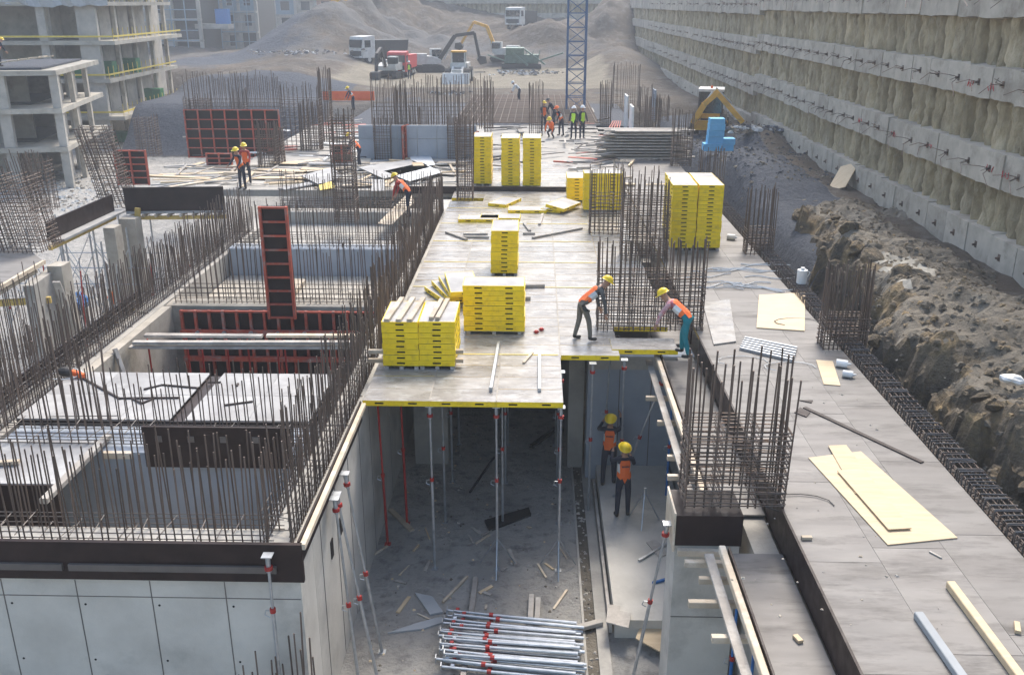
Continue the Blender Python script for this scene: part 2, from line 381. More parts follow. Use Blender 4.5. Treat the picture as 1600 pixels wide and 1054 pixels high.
while y < 165:
    link('pile', PILES[(i*7) % 5], wall, (.60+random.uniform(-.05, .05), y-20, 0), (0, 0, random.uniform(-.15, .15)), (1, random.uniform(.85, 1.15), 1))
    st = .78 if y < 110 else 1.1
    y += st*random.uniform(.93, 1.07); i += 1
LEV = [(0.0, 1.07), (2.42, 3.45), (4.92, 5.85), (7.3, 8.5)]
STR = [MB().path([(0, 0, 0), (-.35, -.25*q, -.02*q), (-.6, -.75*q-.2, -.16+.05*q)], .013, 4).path([(0, .03, 0), (-.3, .1, .05), (-.5, .5*q, -.12)], .011, 4).path([(0, 0, .04), (-.45, -.4, .05*q)], .011, 4).mesh('strand', 'rebar') for q in (1.0, 1.5, .7)]
ANCH = MB().box(-.012, .05, -.10, .10, -.14, .14).cyl((-.01, 0, 0), (-.13, 0, -.02), .05, 8).mesh('anchor', 'rebar')
for li, (z0, z1) in enumerate(LEV):
    y = 12.0
    while y < 164:
        L = 1.62 if y < 78 else 4.86
        sh = (.0 if y < 62 else -.28); w = random.uniform(-.03, .03); d = random.uniform(-.025, .025)
        mb = MB(); n = 6                                    # cast segment with a ragged lower lip
        prof = []
        for q in range(n+1):
            yy = y+.008+(L-.016)*q/n; e0 = .05*fbm(yy, li*7, 0, 2.5, 3); e1 = .03*fbm(yy, li*7+3, 0, 2, 3)
            prof.append([(XW+d+.03*e1, yy, z0+sh+w+e0), (XW+d+.02*e0, yy, z1+sh+w+e1), (XW+.62, yy, z1+sh+w+e1+.06), (XW+.5, yy, z0+sh+w+e0-.05)])
        for q in range(n):
            A, B = prof[q], prof[q+1]
            for c in range(4): mb.quad([A[c], A[(c+1) % 4], B[(c+1) % 4], B[c]][::-1])
        mb.quad(prof[0]); mb.quad(prof[-1][::-1])
        sg = wpart(mb, 'waler_segment', 'concrete_white', wall)
        yc = y+L*random.uniform(.4, .62); zc = (z0+z1)/2+sh+w
        if y < 120:
            off = Vector((XW, yc, zc))-wall.location; off.x = d
            link('anchor_head', ANCH, sg, off, None, (.8, .75, .75))
            if li > 0: link('anchor_strand', random.choice(STR), sg, off, (random.uniform(-.4, .4), 0, 0))
        y += L
# red survey marks sprayed on the walers
def scribble(yc, zc, seed):
    rnd = random.Random(seed); mb = MB()
    for k in range(3):
        p = [(XW-.035, yc+.17*k+rnd.uniform(-.05, .08), zc+rnd.uniform(-.12, .12)) for _ in range(4)]; mb.path(p, .011, 4)
    o = wpart(mb, 'spray_mark', 'paint_red', wall); return o
for yc, zc, s in ((31.0, 5.3, 1), (29.6, 5.28, 2), (28.8, 2.95, 3), (37.0, 2.9, 4), (41, 2.95, 5), (33.5, 2.95, 6), (27.8, 2.9, 8), (44.5, 7.9, 9), (47, 7.9, 10)): scribble(yc, zc, s)
# pile wall across the far end of the pit
fw = thing('far_retaining_wall', 'distant pile wall closing the far end of the excavation', 'retaining wall', (-4, 168, 4))
wpart(MB().box(-34, 15, 168.6, 169.4, 2, 14), 'earth_infill', 'pile', fw)
for i in range(60): link('pile', PILES[i % 5], fw, (-30+i*.8, .5, 0.2), (0, 0, math.pi/2), (1, 1, .9))
for k, (za, zb) in enumerate(((5.0, 6.1), (7.6, 8.8), (10.2, 11.3))): wpart(MB().box(-34, 14.6, 167.6, 168.3, za, zb), 'waler', 'concrete_white', fw)
#PART2
# ================================================================== formwork panels (yellow steel rim, plywood face)
def side(mb, o, ux, L, T, holes, n, dep=.03):
    """rim face with slot holes: o lower-left corner, ux unit direction, n outward normal"""
    o = Vector(o); ux = Vector(ux); n = Vector(n); uz = Vector((0, 0, 1)); z0, z1 = T*.36, T*.66
    P = lambda a, z, d=0: o+ux*a+uz*z-n*d
    mb.cur = 0; mb.quad([P(0, 0), P(L, 0), P(L, z0), P(0, z0)]); mb.quad([P(0, z1), P(L, z1), P(L, T), P(0, T)])
    x = 0
    for c in holes:
        a, b = c-.09, c+.09; mb.cur = 0; mb.quad([P(x, z0), P(a, z0), P(a, z1), P(x, z1)])
        mb.cur = 2; mb.quad([P(a, z0, dep), P(b, z0, dep), P(b, z1, dep), P(a, z1, dep)])
        for q in ([P(a, z0), P(b, z0), P(b, z0, dep), P(a, z0, dep)], [P(a, z1, dep), P(b, z1, dep), P(b, z1), P(a, z1)], [P(a, z0), P(a, z0, dep), P(a, z1, dep), P(a, z1)], [P(b, z0, dep), P(b, z0), P(b, z1), P(b, z1, dep)]): mb.quad(q)
        x = b
    mb.cur = 0; mb.quad([P(x, z0), P(L, z0), P(L, z1), P(x, z1)])
def panel_mesh(name, A, B, T, na, nb, face):
    mb = MB(); e = .014
    side(mb, (-A/2, -B/2, 0), (1, 0, 0), A, T, [A*(i+.5)/na for i in range(na)], (0, -1, 0))
    side(mb, (A/2, B/2, 0), (-1, 0, 0), A, T, [A*(i+.5)/na for i in range(na)], (0, 1, 0))
    side(mb, (A/2, -B/2, 0), (0, 1, 0), B, T, [B*(i+.5)/nb for i in range(nb)], (1, 0, 0))
    side(mb, (-A/2, B/2, 0), (0, -1, 0), B, T, [B*(i+.5)/nb for i in range(nb)], (-1, 0, 0))
    mb.cur = 0 if face != 'deck_ply' else 1; a, b = A/2, B/2; c, d = a-e, b-e
    O = [(-a, -b, T), (a, -b, T), (a, b, T), (-a, b, T)]; I = [(-c, -d, T), (c, -d, T), (c, d, T), (-c, d, T)]
    for i in range(4): mb.quad([O[i], O[(i+1) % 4], I[(i+1) % 4], I[i]])
    mb.cur = 1; mb.quad([(-c, -d, T-.002), (c, -d, T-.002), (c, d, T-.002), (-c, d, T-.002)])
    mb.quad([(-a, b, .03), (a, b, .03), (a, -b, .03), (-a, -b, .03)])
    return mb.mesh(name, ['yellow', face, 'slot'])
DPX, DPY, DT = 1.38, .685, .12
DECKP = panel_mesh('deck_panel', DPX-.006, DPY-.006, DT, 2, 1, 'deck_ply')
PA, PB, PT = .80, 1.50, .13
STKS = panel_mesh('stack_panel_s', PA, PB, PT-.006, 1, 2, 'grey_ply')      # short side to the camera
STKL = panel_mesh('stack_panel_l', PB, PA, PT-.006, 2, 1, 'grey_ply')
XL, YF = -3.54, 17.57
deck = thing('panel_deck', 'slab formwork deck of glossy panels with yellow steel rims', 'deck', (XL, YF, 0))
def hole(x, y):      # where columns rise through the deck
    return any(a < x < b and c < y < d for a, b, c, d in ((1.35, 4.2, 21.2, 22.3), (-3.35, -2.6, 38.1, 38.9)))
r = 0; y = YF
while y < 48:
    c = 0; x = XL
    while x < 3.3:
        xc, yc = x+DPX/2, y+DPY/2; ok = (xc < .7) or (xc < 2.0 and y > 20.0) or (y > 22.2)
        if ok and not hole(xc, yc): link('panel', DECKP, deck, (xc-XL, yc-YF, -DT+random.uniform(-.002, .002)))
        x += DPX
    y += DPY
for yy in (20.31, 25.79, 28.53, 31.27, 34.0, 36.75): wpart(MB().box(XL+.02, .55 if yy < 22 else 1.9, yy-.022, yy+.022, .004, .009), 'filler_strip', 'yellow_line', deck)
for xx, y0, y1 in ((-2.16, 17.6, 40), (-.78, 17.6, 40), (.6, 20.1, 40)): wpart(MB().box(xx-.013, xx+.013, y0, y1, .004, .008), 'joint_tape', 'concrete_white', deck)
# dark upstand where the far pour begins
solo(MB().box(-6.2, 2.2, 40.3, 40.42, -.12, .2), 'edge_board', 'film_ply', 'long dark edge board across the deck behind the panel stacks', 'board', (-2, 40.36, 0))
# ---- brown plywood deck on the right
XR0, XR1 = 4.03, 7.25
rdeck = thing('plywood_deck', 'wide deck of brown film faced plywood sheets beside the rebar edge beam', 'deck', (XR0, 8, 0))
SH = MB().box(-.61, .61, -1.215, 1.215, -.021, 0).mesh('plywood_sheet', 'brown_ply')
y = 7.0; k = 0
while y < 48:
    x = XR0+.6*(k % 2)*0
    for c in range(3):
        w = (XR1-XR0)/3; link('plywood_sheet', SH, rdeck, (w*(c+.5), y+1.22-8+(.4*c), random.uniform(-.0015, .0015)), None, (w/1.226, 1, 1))
    y += 2.44; k += 1
wpart(MB().box(XR0+.03, XR1-.02, 7, 48, -.14, -.024), 'joists', 'wood_yellow', rdeck)
# beam trough along its left side
tr = thing('beam_trough', 'long plywood beam mould with dark side boards beside the brown deck', 'formwork', (3.5, 8, 0))
for a, b in ((7, 12.9), (14.1, 21.4), (22.6, 27.5)):
    wpart(MB().box(3.06, 3.96, a, b, -.56, -.53), 'bottom_sheet', 'brown_ply', tr)
    wpart(MB().box(3.985, 4.022, a, b, -.53, .05), 'side_board', 'film_ply', tr)
    if a < 20:
        wpart(MB().box(3.0, 3.03, a, b-.4, -.53, -.16), 'inner_board', 'film_ply', tr)
        wpart(MB().beam((2.93, a, -.26), (2.93, b-.3, -.26), .1, .12, bev=.01), 'side_timber', 'wood', tr)
        wpart(MB().beam((2.78, a, -.5), (2.78, b-.1, -.5), .14, .05), 'bearer', 'wood_grey', tr)
wpart(MB().box(3.985, 4.022, 12.9, 14.1, -.6, .05), 'side_board', 'film_ply', tr)
# ---- rebar edge beam along the right of the brown deck
kb = thing('edge_beam_cage', 'long rebar edge beam cage with close stirrups beside the brown deck', 'rebar cage', (7.5, 8, 0))
KX0, KX1, KZ0, KZ1 = 7.30, 7.72, -.35, .16
stm = MB().path([(0, 0, 0), (0, 0, KZ1-KZ0), (KX1-KX0, 0, KZ1-KZ0), (KX1-KX0, 0, 0), (0, 0, 0)], .0135, 5).path([(.02, 0, KZ1-KZ0-.01), (.12, .02, KZ1-KZ0-.12)], .009, 4).mesh('stirrup', 'rebar_grey')
y = 7.0; i = 0
while y < 40:
    link('stirrup', stm, kb, (KX0-7.5, y-8, KZ0+random.uniform(-.015, .015)), (random.uniform(-.12, .12), 0, random.uniform(-.09, .09)), (1, 1, 1))
    y += random.uniform(.10, .135)
for x in (KX0+.02, KX0+.14, KX0+.28, KX1-.02):
    for z in (KZ0+.03, KZ1-.03): bar(kb, (x, 7, z), (x, 41, z), .011)
bar(kb, (KX0-.01, 7, -.1), (KX0-.01, 41, -.1), .008); bar(kb, (KX1+.01, 7, -.1), (KX1+.01, 41, -.1), .008)
wpart(MB().box(KX0-.1, KX1+.12, 7, 41, KZ0-.1, KZ0-.06), 'soffit_board', 'film_ply', kb)

# ================================================================== rebar rows and column cages
def row(name, label, p0, p1, sp, h, rows=((0, 0),), r=.0125, hz=(.05, .3), jit=.03, group=None, hj=.22, base=0, root=None):
    p0 = Vector(p0); p1 = Vector(p1); d = p1-p0; L = d.length; d.normalize(); nrm = Vector((-d.y, d.x, 0))
    t = root or thing(name, label, 'rebar', p0, 0, group)
    for oi, (off, dz) in enumerate(rows):
        n = int(L/sp)
        for i in range(n+1):
            q = p0+d*(i*sp+random.uniform(-.03, .03))+nrm*off; hh = h*(1+random.uniform(-hj, hj*.4))
            bar(t, q+Vector((0, 0, dz)), q+Vector((random.uniform(-jit, jit)*hh, random.uniform(-jit, jit)*hh, hh)), r, 'bar')
        for z in hz:
            for s in range(max(1, int(L/6))):
                a = p0+d*(L*s/max(1, int(L/6)))+nrm*(off+.02); b = p0+d*(L*(s+1)/max(1, int(L/6)))+nrm*(off+.02)
                bar(t, a+Vector((0, 0, z+random.uniform(-.02, .02))), b+Vector((0, 0, z+random.uniform(-.02, .02))), .010, 'horizontal_bar', BARG)
    if len(rows) > 1:
        o0, o1 = rows[0][0], rows[-1][0]
        for i in range(int(L/(sp*2.2))):
            q = p0+d*(i*sp*2.2+random.uniform(-.05, .05)); z = random.choice(hz)+random.uniform(-.03, .05)
            bar(t, q+nrm*(o0-.05)+Vector((0, 0, z)), q+nrm*(o1+.05)+d*random.uniform(-.1, .1)+Vector((0, 0, z+random.uniform(-.05, .05))), .009, 'cross_tie', BARG)
    return t
BS = -.28
row('starter_bars', 'row of tall starter bars along the front concrete wall above its dark form band', (-13.2, 12.4, BS), (-4.0, 12.4, BS), .13, 1.72, ((0, 0), (.6, 0)), hz=(.0, .08, .17, .26), r=.0128)
row('starter_bars', 'starter bar row running along the side wall beside the panel deck', (-3.76, 12.5, BS), (-3.76, 37.5, BS), .135, 1.65, ((0, 0), (.42, 0)), hz=(.0, .1, .2, .32, .45, .6), r=.0128)
row('starter_bars', 'starter bars on the inner cross wall between the wall shaft and the grey slab', (-10.3, 15.75, -.15), (-4.25, 15.75, -.15), .17, 1.4, ((0, 0), (.62, 0)), hz=(.0, .06, .12, .2), r=.012)
row('starter_bars', 'dense starter bar row along the far left wall with dark form edge', (-10.6, 15.5, BS), (-10.6, 34, BS), .125, 1.65, ((0, 0), (.38, 0)), hz=(.0, .1, .2, .3, .42, .55), r=.0128)
row('starter_bars', 'starter bars above the red framed formwork wall in the second shaft', (-10.2, 25.0, -.3), (-4.2, 25.0, -.3), .16, 1.75, ((0, 0), (.4, 0)), hz=(.05, .15, .3, .45), r=.013)
row('starter_bars', 'starter bar row standing on the pale blue cross wall', (-10.3, 30.7, -.1), (-4.2, 30.7, -.1), .15, 1.5, ((0, 0), (.4, 0)), hz=(.05, .15, .25, .4), r=.014)
row('starter_bars', 'starter bar row across the back of the walled block in front of the boards', (-10.2, 36.6, -.1), (-3.9, 36.6, -.1), .17, 1.5, ((0, 0), (.4, 0)), hz=(.1, .2, .3, .4), r=.014)
row('starter_bars', 'short cluster of thick leaning starter bars beside the grey slab', (-9.7, 16.75, -.15), (-8.3, 16.75, -.15), .2, 1.75, ((0, 0),), hz=(.03, .1), r=.02, jit=.06, hj=.06)
row('starter_bars', 'bent starter bars rising from the pit below the front wall corner', (-4.3, 11.35, FLOOR), (-3.3, 11.9, FLOOR), .13, 2.6, ((0, 0), (.3, 0)), hz=(.2,), r=.014, hj=.3)
CG = 'column reinforcement cages'
def cage(label, cx, cy, w, d, h, zb=0.0, hoops=None, sp=.16, hsp=.10, r=.0155, lean=(0, 0), mesh=False, group=CG, name='column_cage'):
    t = thing(name, label, 'rebar cage', (cx, cy, zb), 0, group); hoops = hoops if hoops is not None else h*.9
    L = Vector((lean[0], lean[1], 0)); C = t.location
    def P(x, y, z): return C+Vector((x, y, z))+L*(z/h)
    nx_, ny_ = max(1, round(w/sp)), max(1, round(d/sp)); pts = []
    for i in range(nx_+1):
        for yy in (-d/2, d/2): pts.append((-w/2+w*i/nx_, yy))
    for j in range(1, ny_):
        for xx in (-w/2, w/2): pts.append((xx, -d/2+d*j/ny_))
    for x, y in pts:
        hh = h*random.uniform(.9, 1.03); x += random.uniform(-.02, .02)
        bar(t, P(x, y, 0), P(x, y, hh)+Vector((random.uniform(-.02, .02)*h, random.uniform(-.02, .02)*h, 0)), r, 'vertical_bar')
    hm = MB(); e = .018; hm.path([(-w/2-e, -d/2-e, 0), (w/2+e, -d/2-e, 0), (w/2+e, d/2+e, 0), (-w/2-e, d/2+e, 0), (-w/2-e, -d/2-e, 0)], .012, 5)
    if w > 1: hm.path([(-w*.17, -d/2-e, .02), (-w*.17, d/2+e, .02)], .009, 4); hm.path([(w*.2, -d/2-e, .02), (w*.2, d/2+e, .02)], .009, 4)
    me = hm.mesh('hoop', 'rebar'); z = .04
    while z < hoops:
        link('hoop', me, t, Vector((random.uniform(-.015, .015), random.uniform(-.015, .015), z))+L*(z/h), (random.uniform(-.03, .03), random.uniform(-.025, .025), random.uniform(-.02, .02)))
        z += hsp*random.uniform(.75, 1.25)
    return t
def cagepx(label, xl, xr, yb, yt, d, hoopf=.9, z=0, **k):
    a, b = Zp(xl, yb, z), Zp(xr, yb, z); h = Yp((xl+xr)/2, yt, a.y).z-z
    return cage(label, (a.x+b.x)/2, a.y+d/2, b.x-a.x, d, h, z, hoops=h*hoopf, **k)
cagepx('big near rebar cage on the concrete pier beside the beam trough', 1072, 1222, 792, 572, .75, .56, sp=.14, hsp=.07, r=.016)
cagepx('wide rebar wall cage between the two bending deck workers', 934, 1096, 516, 376, .5, .66, sp=.13, hsp=.07)
cagepx('middle rebar cage on the deck between the yellow stacks', 972, 1042, 408, 282, .9, .82, sp=.14, hsp=.08)
cagepx('rebar cage in front of the wide yellow stack', 922, 972, 366, 262, .6, .6, sp=.17, hsp=.12)
cagepx('tall bundle of bars behind the middle cage', 985, 1025, 372, 262, .4, .3, sp=.2, hsp=.2)
cagepx('rebar cage outside the edge beam beside the rocky bank', 1287, 1352, 546, 415, .55, .4, sp=.11, hsp=.075, r=.017)
cagepx('rebar cage beyond the edge beam beside the dark gravel', 1166, 1206, 398, 292, .55, .4, sp=.15)
cagepx('rebar cage at the far end of the brown deck beside the timber pile', 1050, 1079, 260, 172, .6, .5, sp=.14)
cagepx('short rebar cage behind the big double yellow stack', 1093, 1128, 300, 232, .5, .3, sp=.16)
cagepx('column cage at the dark edge board near three yellow stacks', 714, 738, 313, 186, .7, .95, sp=.15)
cagepx('column cage rising behind the starter bars by the plank pile', 524, 555, 348, 172, .8, .95, sp=.15)
cagepx('column cage in front of the pale blue wall by a red panel', 586, 611, 252, 182, .7, .8, sp=.13, hsp=.12)
cagepx('column cage in front of the pale blue wall by its right end', 700, 727, 252, 180, .8, .8, sp=.13, hsp=.12)
cagepx('slim bar bundle before the pale blue wall', 619, 636, 246, 135, .6, .5, sp=.13, hsp=.12)
cagepx('thin tall bar bundle at the end of the blue wall', 757, 767, 235, 122, .5, .4, sp=.16, hsp=.3)
cagepx('dark bar bundle beside the crouching crew', 827, 847, 213, 128, .7, .5, sp=.14, hsp=.25)
cagepx('wide wall cage beside the orange netting', 443, 500, 235, 130, 1.0, .8, sp=.25, hsp=.25)
cagepx('column cage behind the red formwork wall', 296, 330, 236, 150, .9, .95, sp=.17, hsp=.16)
cagepx('far cage row at the foot of the retaining wall', 958, 998, 170, 98, 1.5, .4, sp=.35, hsp=.4)
cagepx('far slim cage by the white form panels', 1000, 1018, 198, 133, .8, .5, sp=.2, hsp=.3)
cagepx('far slim cage beside the digger', 1026, 1044, 190, 150, .8, .5, sp=.2, hsp=.3)
cagepx('leaning column cage between the two dark beam forms', 160, 204, 325, 200, .9, .98, sp=.16, hsp=.12, lean=(-.7, 0))
cagepx('large dense cage above the left platform', 0, 66, 395, 245, 1.4, .8, sp=.16, hsp=.12, lean=(-.5, 0))
cagepx('rebar cage in front of the concrete frame building', 215, 246, 245, 180, .8, .95, sp=.2, hsp=.16, z=-1)
cagepx('low cage standing on lower left slab', 48, 80, 330, 240, .8, .9, sp=.2, hsp=.16, z=-1)
for lab, a in (('rear column cage right of the orange stooping worker', (470, 500, 236, 158)), ('tall slender rear cage by the orange netting end', (503, 518, 222, 105)), ('rear column cage between the blue wall column cages', (640, 656, 242, 165)), ('rear cage beside the long timber pile', (1008, 1030, 212, 150)), ('rear dark cage near the tower crane', (938, 954, 196, 128)), ('rear cage left of the first wall column cage', (404, 432, 262, 190)), ('rear slim cage behind the long red wall', (365, 385, 205, 140)), ('rear cage at the end of the long red wall', (428, 440, 258, 200))):
    cagepx(lab, *a, .8, .7, sp=.15, hsp=.14, r=.02)
row('starter_bars', 'wall starter bars above the pale blue wall', (-8.6, 49.6, 1.5), (-2.3, 49.6, 1.5), .14, 2.6, ((0, 0), (.4, 0)), hz=(.1, .3, .5, .7, .9, 1.1, 1.3), r=.018)
row('starter_bars', 'starter bars above the long red formwork wall', (-19.0, 51.5, 2.3), (-13.9, 51.5, 2.3), .2, 1.9, ((0, 0), (.4, 0)), hz=(.1, .3, .5), r=.017)
row('starter_bars', 'bars of the left shaft wall near the blue scaffold', (-13.5, 14.3, -1.2), (-13.5, 24, -1.2), .22, 2.2, ((0, 0), (.35, 0)), hz=(.1, .4), r=.0125)
# bar mat laid out on the far slab
t = thing('rebar_mat', 'dark flat mat of reinforcing bars on the far slab near the crane', 'rebar mat', (0, 70, .1))
for i in range(46): bar(t, (-5.6, 64+i*.45, .12), (4.2, 64+i*.45, .12), .03)
for i in range(20): bar(t, (-5.5+i*.5, 63.8, .17), (-5.5+i*.5, 84.6, .17), .02)
# ================================================================== walled block on the left
CW = 'concrete'
def wallbox(name, label, x0, x1, y0, y1, z0, z1, mat=CW, cat='wall', seams=None, grp=None):
    t = thing(name, label, cat, ((x0+x1)/2, (y0+y1)/2, z0), 0, grp)
    wpart(MB().box(x0, x1, y0, y1, z0, z1), 'concrete_body', mat, t)
    return t
def board_marks(t, x0, x1, y, z0, z1, step, zsplit=None):
    """thin proud fins and tie holes left by the form panels on a wall face looking to -y"""
    x = x0+step*.6
    while x < x1-.2:
        wpart(MB().box(x-.008, x+.008, y-.006, y+.02, z0, z1-.002), 'form_joint', 'wet_ply', t)
        for zz in (z1-.45, z1-1.5):
            if zz > z0: wpart(MB().cyl((x+.1, y-.004, zz), (x+.1, y+.02, zz), .02, 8), 'tie_hole', 'slot', t)
        x += step
    for zz in zsplit or (): wpart(MB().box(x0, x1, y-.005, y+.02, zz-.007, zz+.007), 'form_joint', 'wet_ply', t)
f = wallbox('front_wall', 'front concrete wall with form panel joints below a dark plywood band', -16, -3.58, 12.2, 13.05, FLOOR, -.3, 'concrete_pale')
board_marks(f, -16, -3.6, 12.2, FLOOR, -.72, 1.17, (-1.02,))
wpart(MB().box(-16, -3.5, 12.12, 12.195, -.66, .0), 'form_band', 'film_ply', f)
for a, b in ((-15, -11.1), (-11.0, -7.2), (-7.1, -3.9)): wpart(MB().beam((a, 12.09, -.42), (b, 12.09, -.42), .05, .11), 'band_rail', 'wet_ply', f)
s = wallbox('side_wall', 'tall concrete side wall of the pit under the starter bars', -4.35, -3.58, 13.06, 40, FLOOR, -.3, 'concrete_pale')
for yy in (13.6, 14.8, 16.0, 17.2, 18.4, 19.6, 21): wpart(MB().box(-3.6, -3.573, yy-.008, yy+.008, FLOOR, -.42), 'form_joint', 'wet_ply', s)
wpart(MB().box(-3.578, -3.545, 12.2, 17.5, -.42, .02), 'form_band', 'film_ply', s)
wpart(MB().beam((-3.49, 12.15, -.05), (-3.49, 17.45, -.05), .09, .10, bev=.01), 'edge_timber', 'wood', s)
for yy in (14.2, 15.0): wpart(MB().box(-3.6, -3.56, yy, yy+.16, -1.6, -1.25), 'pocket', 'slot', s)
wallbox('cross_wall', 'smooth blue grey shaft wall behind the front starter bars', -10.2, -4.36, 15.5, 16.65, FLOOR, -.2, 'concrete_blue')
wallbox('left_wall', 'left concrete wall of the shafts with dark board edge', -11.1, -10.45, 13.06, 36, FLOOR, -.3)
solo(MB().beam((-11.17, 14, -.1), (-11.17, 25, -.1), .05, .4), 'edge_board', 'film_ply', 'dark board along the far left wall top', 'board', (-11.17, 19, -.1))
wallbox('cross_wall', 'pale blue cross wall behind the second shaft', -10.4, -4.36, 30.5, 31.2, FLOOR, -.12, 'concrete_blue')
wallbox('cross_wall', 'back cross wall under the boards', -10.4, -4.36, 36.4, 37.2, FLOOR, -.12)
wallbox('cross_wall', 'cross wall carrying the red framed formwork', -10.4, -4.36, 24.75, 25.6, FLOOR, -.3, 'concrete_white')
wallbox('shaft_floor', 'pale concrete floor inside the third shaft', -10.4, -4.36, 25.62, 30.48, -1.4, -1.05, 'concrete_white', 'floor')
fp = thing('standing_formwork', 'dark film faced form panel standing on the inner cross wall', 'formwork', (-5.6, 15.4, -.1))
wpart(MB().box(-7.2, -4.45, 15.36, 15.42, -.42, .40), 'board', 'film_ply', fp)
for xx in (-6.9, -6.3, -5.7, -5.1): wpart(MB().box(xx-.06, xx+.06, 15.345, 15.358, .1, .22), 'patch', 'wet_ply', fp)
# slabs of grey plywood
for k, (x0, x1) in enumerate(((-10.35, -7.25), (-6.95, -4.42))):
    t = thing('plywood_slab', ('grey plywood slab form left of the dark joist gap', 'grey plywood slab form between the dark gap and the side wall')[k], 'formwork', ((x0+x1)/2, 17.9, -.1))
    n = 3 if k == 0 else 2
    for i in range(n):
        for j in range(2): wpart(MB().box(x0+(x1-x0)*i/n+.003, x0+(x1-x0)*(i+1)/n-.003, 16.75+1.25*j, 17.99+1.25*j, -.12, -.10+random.uniform(-.002, .002)), 'plywood_sheet', 'grey_ply', t)
    wpart(MB().box(x0+.02, x1-.02, 16.76, 19.2, -.45, -.125), 'joists', 'film_ply', t)
solo(MB().box(-7.24, -6.96, 16.8, 19.2, -.5, -.16), 'gap_board', 'film_ply', 'dark board at the bottom of the gap between the grey slabs', 'board', (-7.1, 18, -.5))
t = thing('plywood_platform', 'grey plywood platform with a timber edge over the front shaft', 'formwork', (-9.6, 15, -.15))
wpart(MB().box(-12.5, -8.2, 14.2, 15.9, -.2, -.16), 'plywood_sheet', 'grey_ply', t)
wpart(MB().beam((-8.15, 13.5, -.1), (-8.15, 16, -.1), .14, .1, bev=.01), 'edge_timber', 'wood_grey', t)
wpart(MB().beam((-8.05, 15.5, -.25), (-7.5, 15.5, -.25), .1, .12), 'bearer', 'wood', t)
wpart(MB().box(-11, -8.25, 14.15, 14.19, -1.1, -.17), 'front_board', 'film_ply', t)
wpart(MB().beam((-11.2, 14.6, -.1), (-9.3, 14.9, -.1), .1, .06), 'loose_plank', 'wood', t)
wpart(MB().beam((-10.3, 13.6, -.35), (-8.8, 13.2, -.75), .07, .2), 'slope_board', 'film_ply', t); wpart(MB().beam((-10.3, 13.5, -.2), (-8.8, 13.1, -.6), .05, .04), 'slope_batten', 'wood', t)
wallbox('shaft_floor', 'grey floor of the narrow shaft behind the pale blue wall', -10.4, -4.36, 31.25, 36.35, -1.0, -.6, 'concrete', 'floor')
# red framed form panels
RB = MB().box(-.05, .05, -.04, .04, -.5, .5).mesh('rib', 'red_rust')
def red_panel(label, x0, y, z0, w, h, nx_=1, nz_=6, ang=0, group='red framed form panels', d=.1):
    t = thing('red_formwork', label, 'formwork', (x0, y, z0), ang, group)
    MB().box(0, w, .0, .03, 0, h).build('plywood_face', 'film_ply', t)
    mb_ = lambda a, b, ww, hh: MB().beam(a, b, ww, hh)
    for i in range(nx_+1): mb_((.035+(w-.07)*i/nx_, -d/2, 0), (.035+(w-.07)*i/nx_, -d/2, h), .07, d).build('stile', 'red_rust', t)
    for j in range(nz_+1): mb_((.07, -d/2+.012, .035+(h-.07)*j/nz_), (w-.07, -d/2+.012, .035+(h-.07)*j/nz_), d-.03, .05).build('rib', 'red_rust', t)
    return t
a = Zp(285, 470, -.25); b = Zp(588, 470, -.25)
t = red_panel('long red framed dark form wall inside the second shaft', -9.9, 24.55, -2.45, 5.5, 2.1, 14, 3)
for z in (.7, 1.5): MB().beam((0, -.16, z), (5.5, -.16, z), .1, .12).build('waling', 'red_rust', t)
for i in range(7): MB().cyl((.5+i*.75, -.3, 1.5), (.5+i*.75, -.05, 1.5), .06, 8).build('tie_nut', 'galv', t)
red_panel('tall narrow red framed form panel standing upright in the shaft', Yp(420, 495, 24.4).x, 24.4, Yp(440, 497, 24.4).z, .78, Yp(440, 322, 24.4).z-Yp(440, 497, 24.4).z, 1, 8)
red_panel('long red formwork wall carrying starter bars behind two workers', -19.1, 51.2, -.3, 5.2, 2.6, 7, 5)
red_panel('red framed corner form beside the left end of the long red wall', -19.3, 42.5, -.2, 1.5, 1.6, 2, 5)
red_panel('small red framed box form left of the plank pile', -16.3, 46, 0, 1.3, .75, 2, 3)
red_panel('red framed form standing by the orange vest worker', -10.3, 47.2, -.2, 1.0, 1.2, 2, 3)
red_panel('red framed panel leaning on a column cage before the blue wall', -6.9, 48.3, -.1, .8, 1.9, 2, 5, R(75))
red_panel('second red framed panel turned edge on before the blue wall', -3.2, 48.0, -.1, .8, 1.6, 2, 5, R(80))
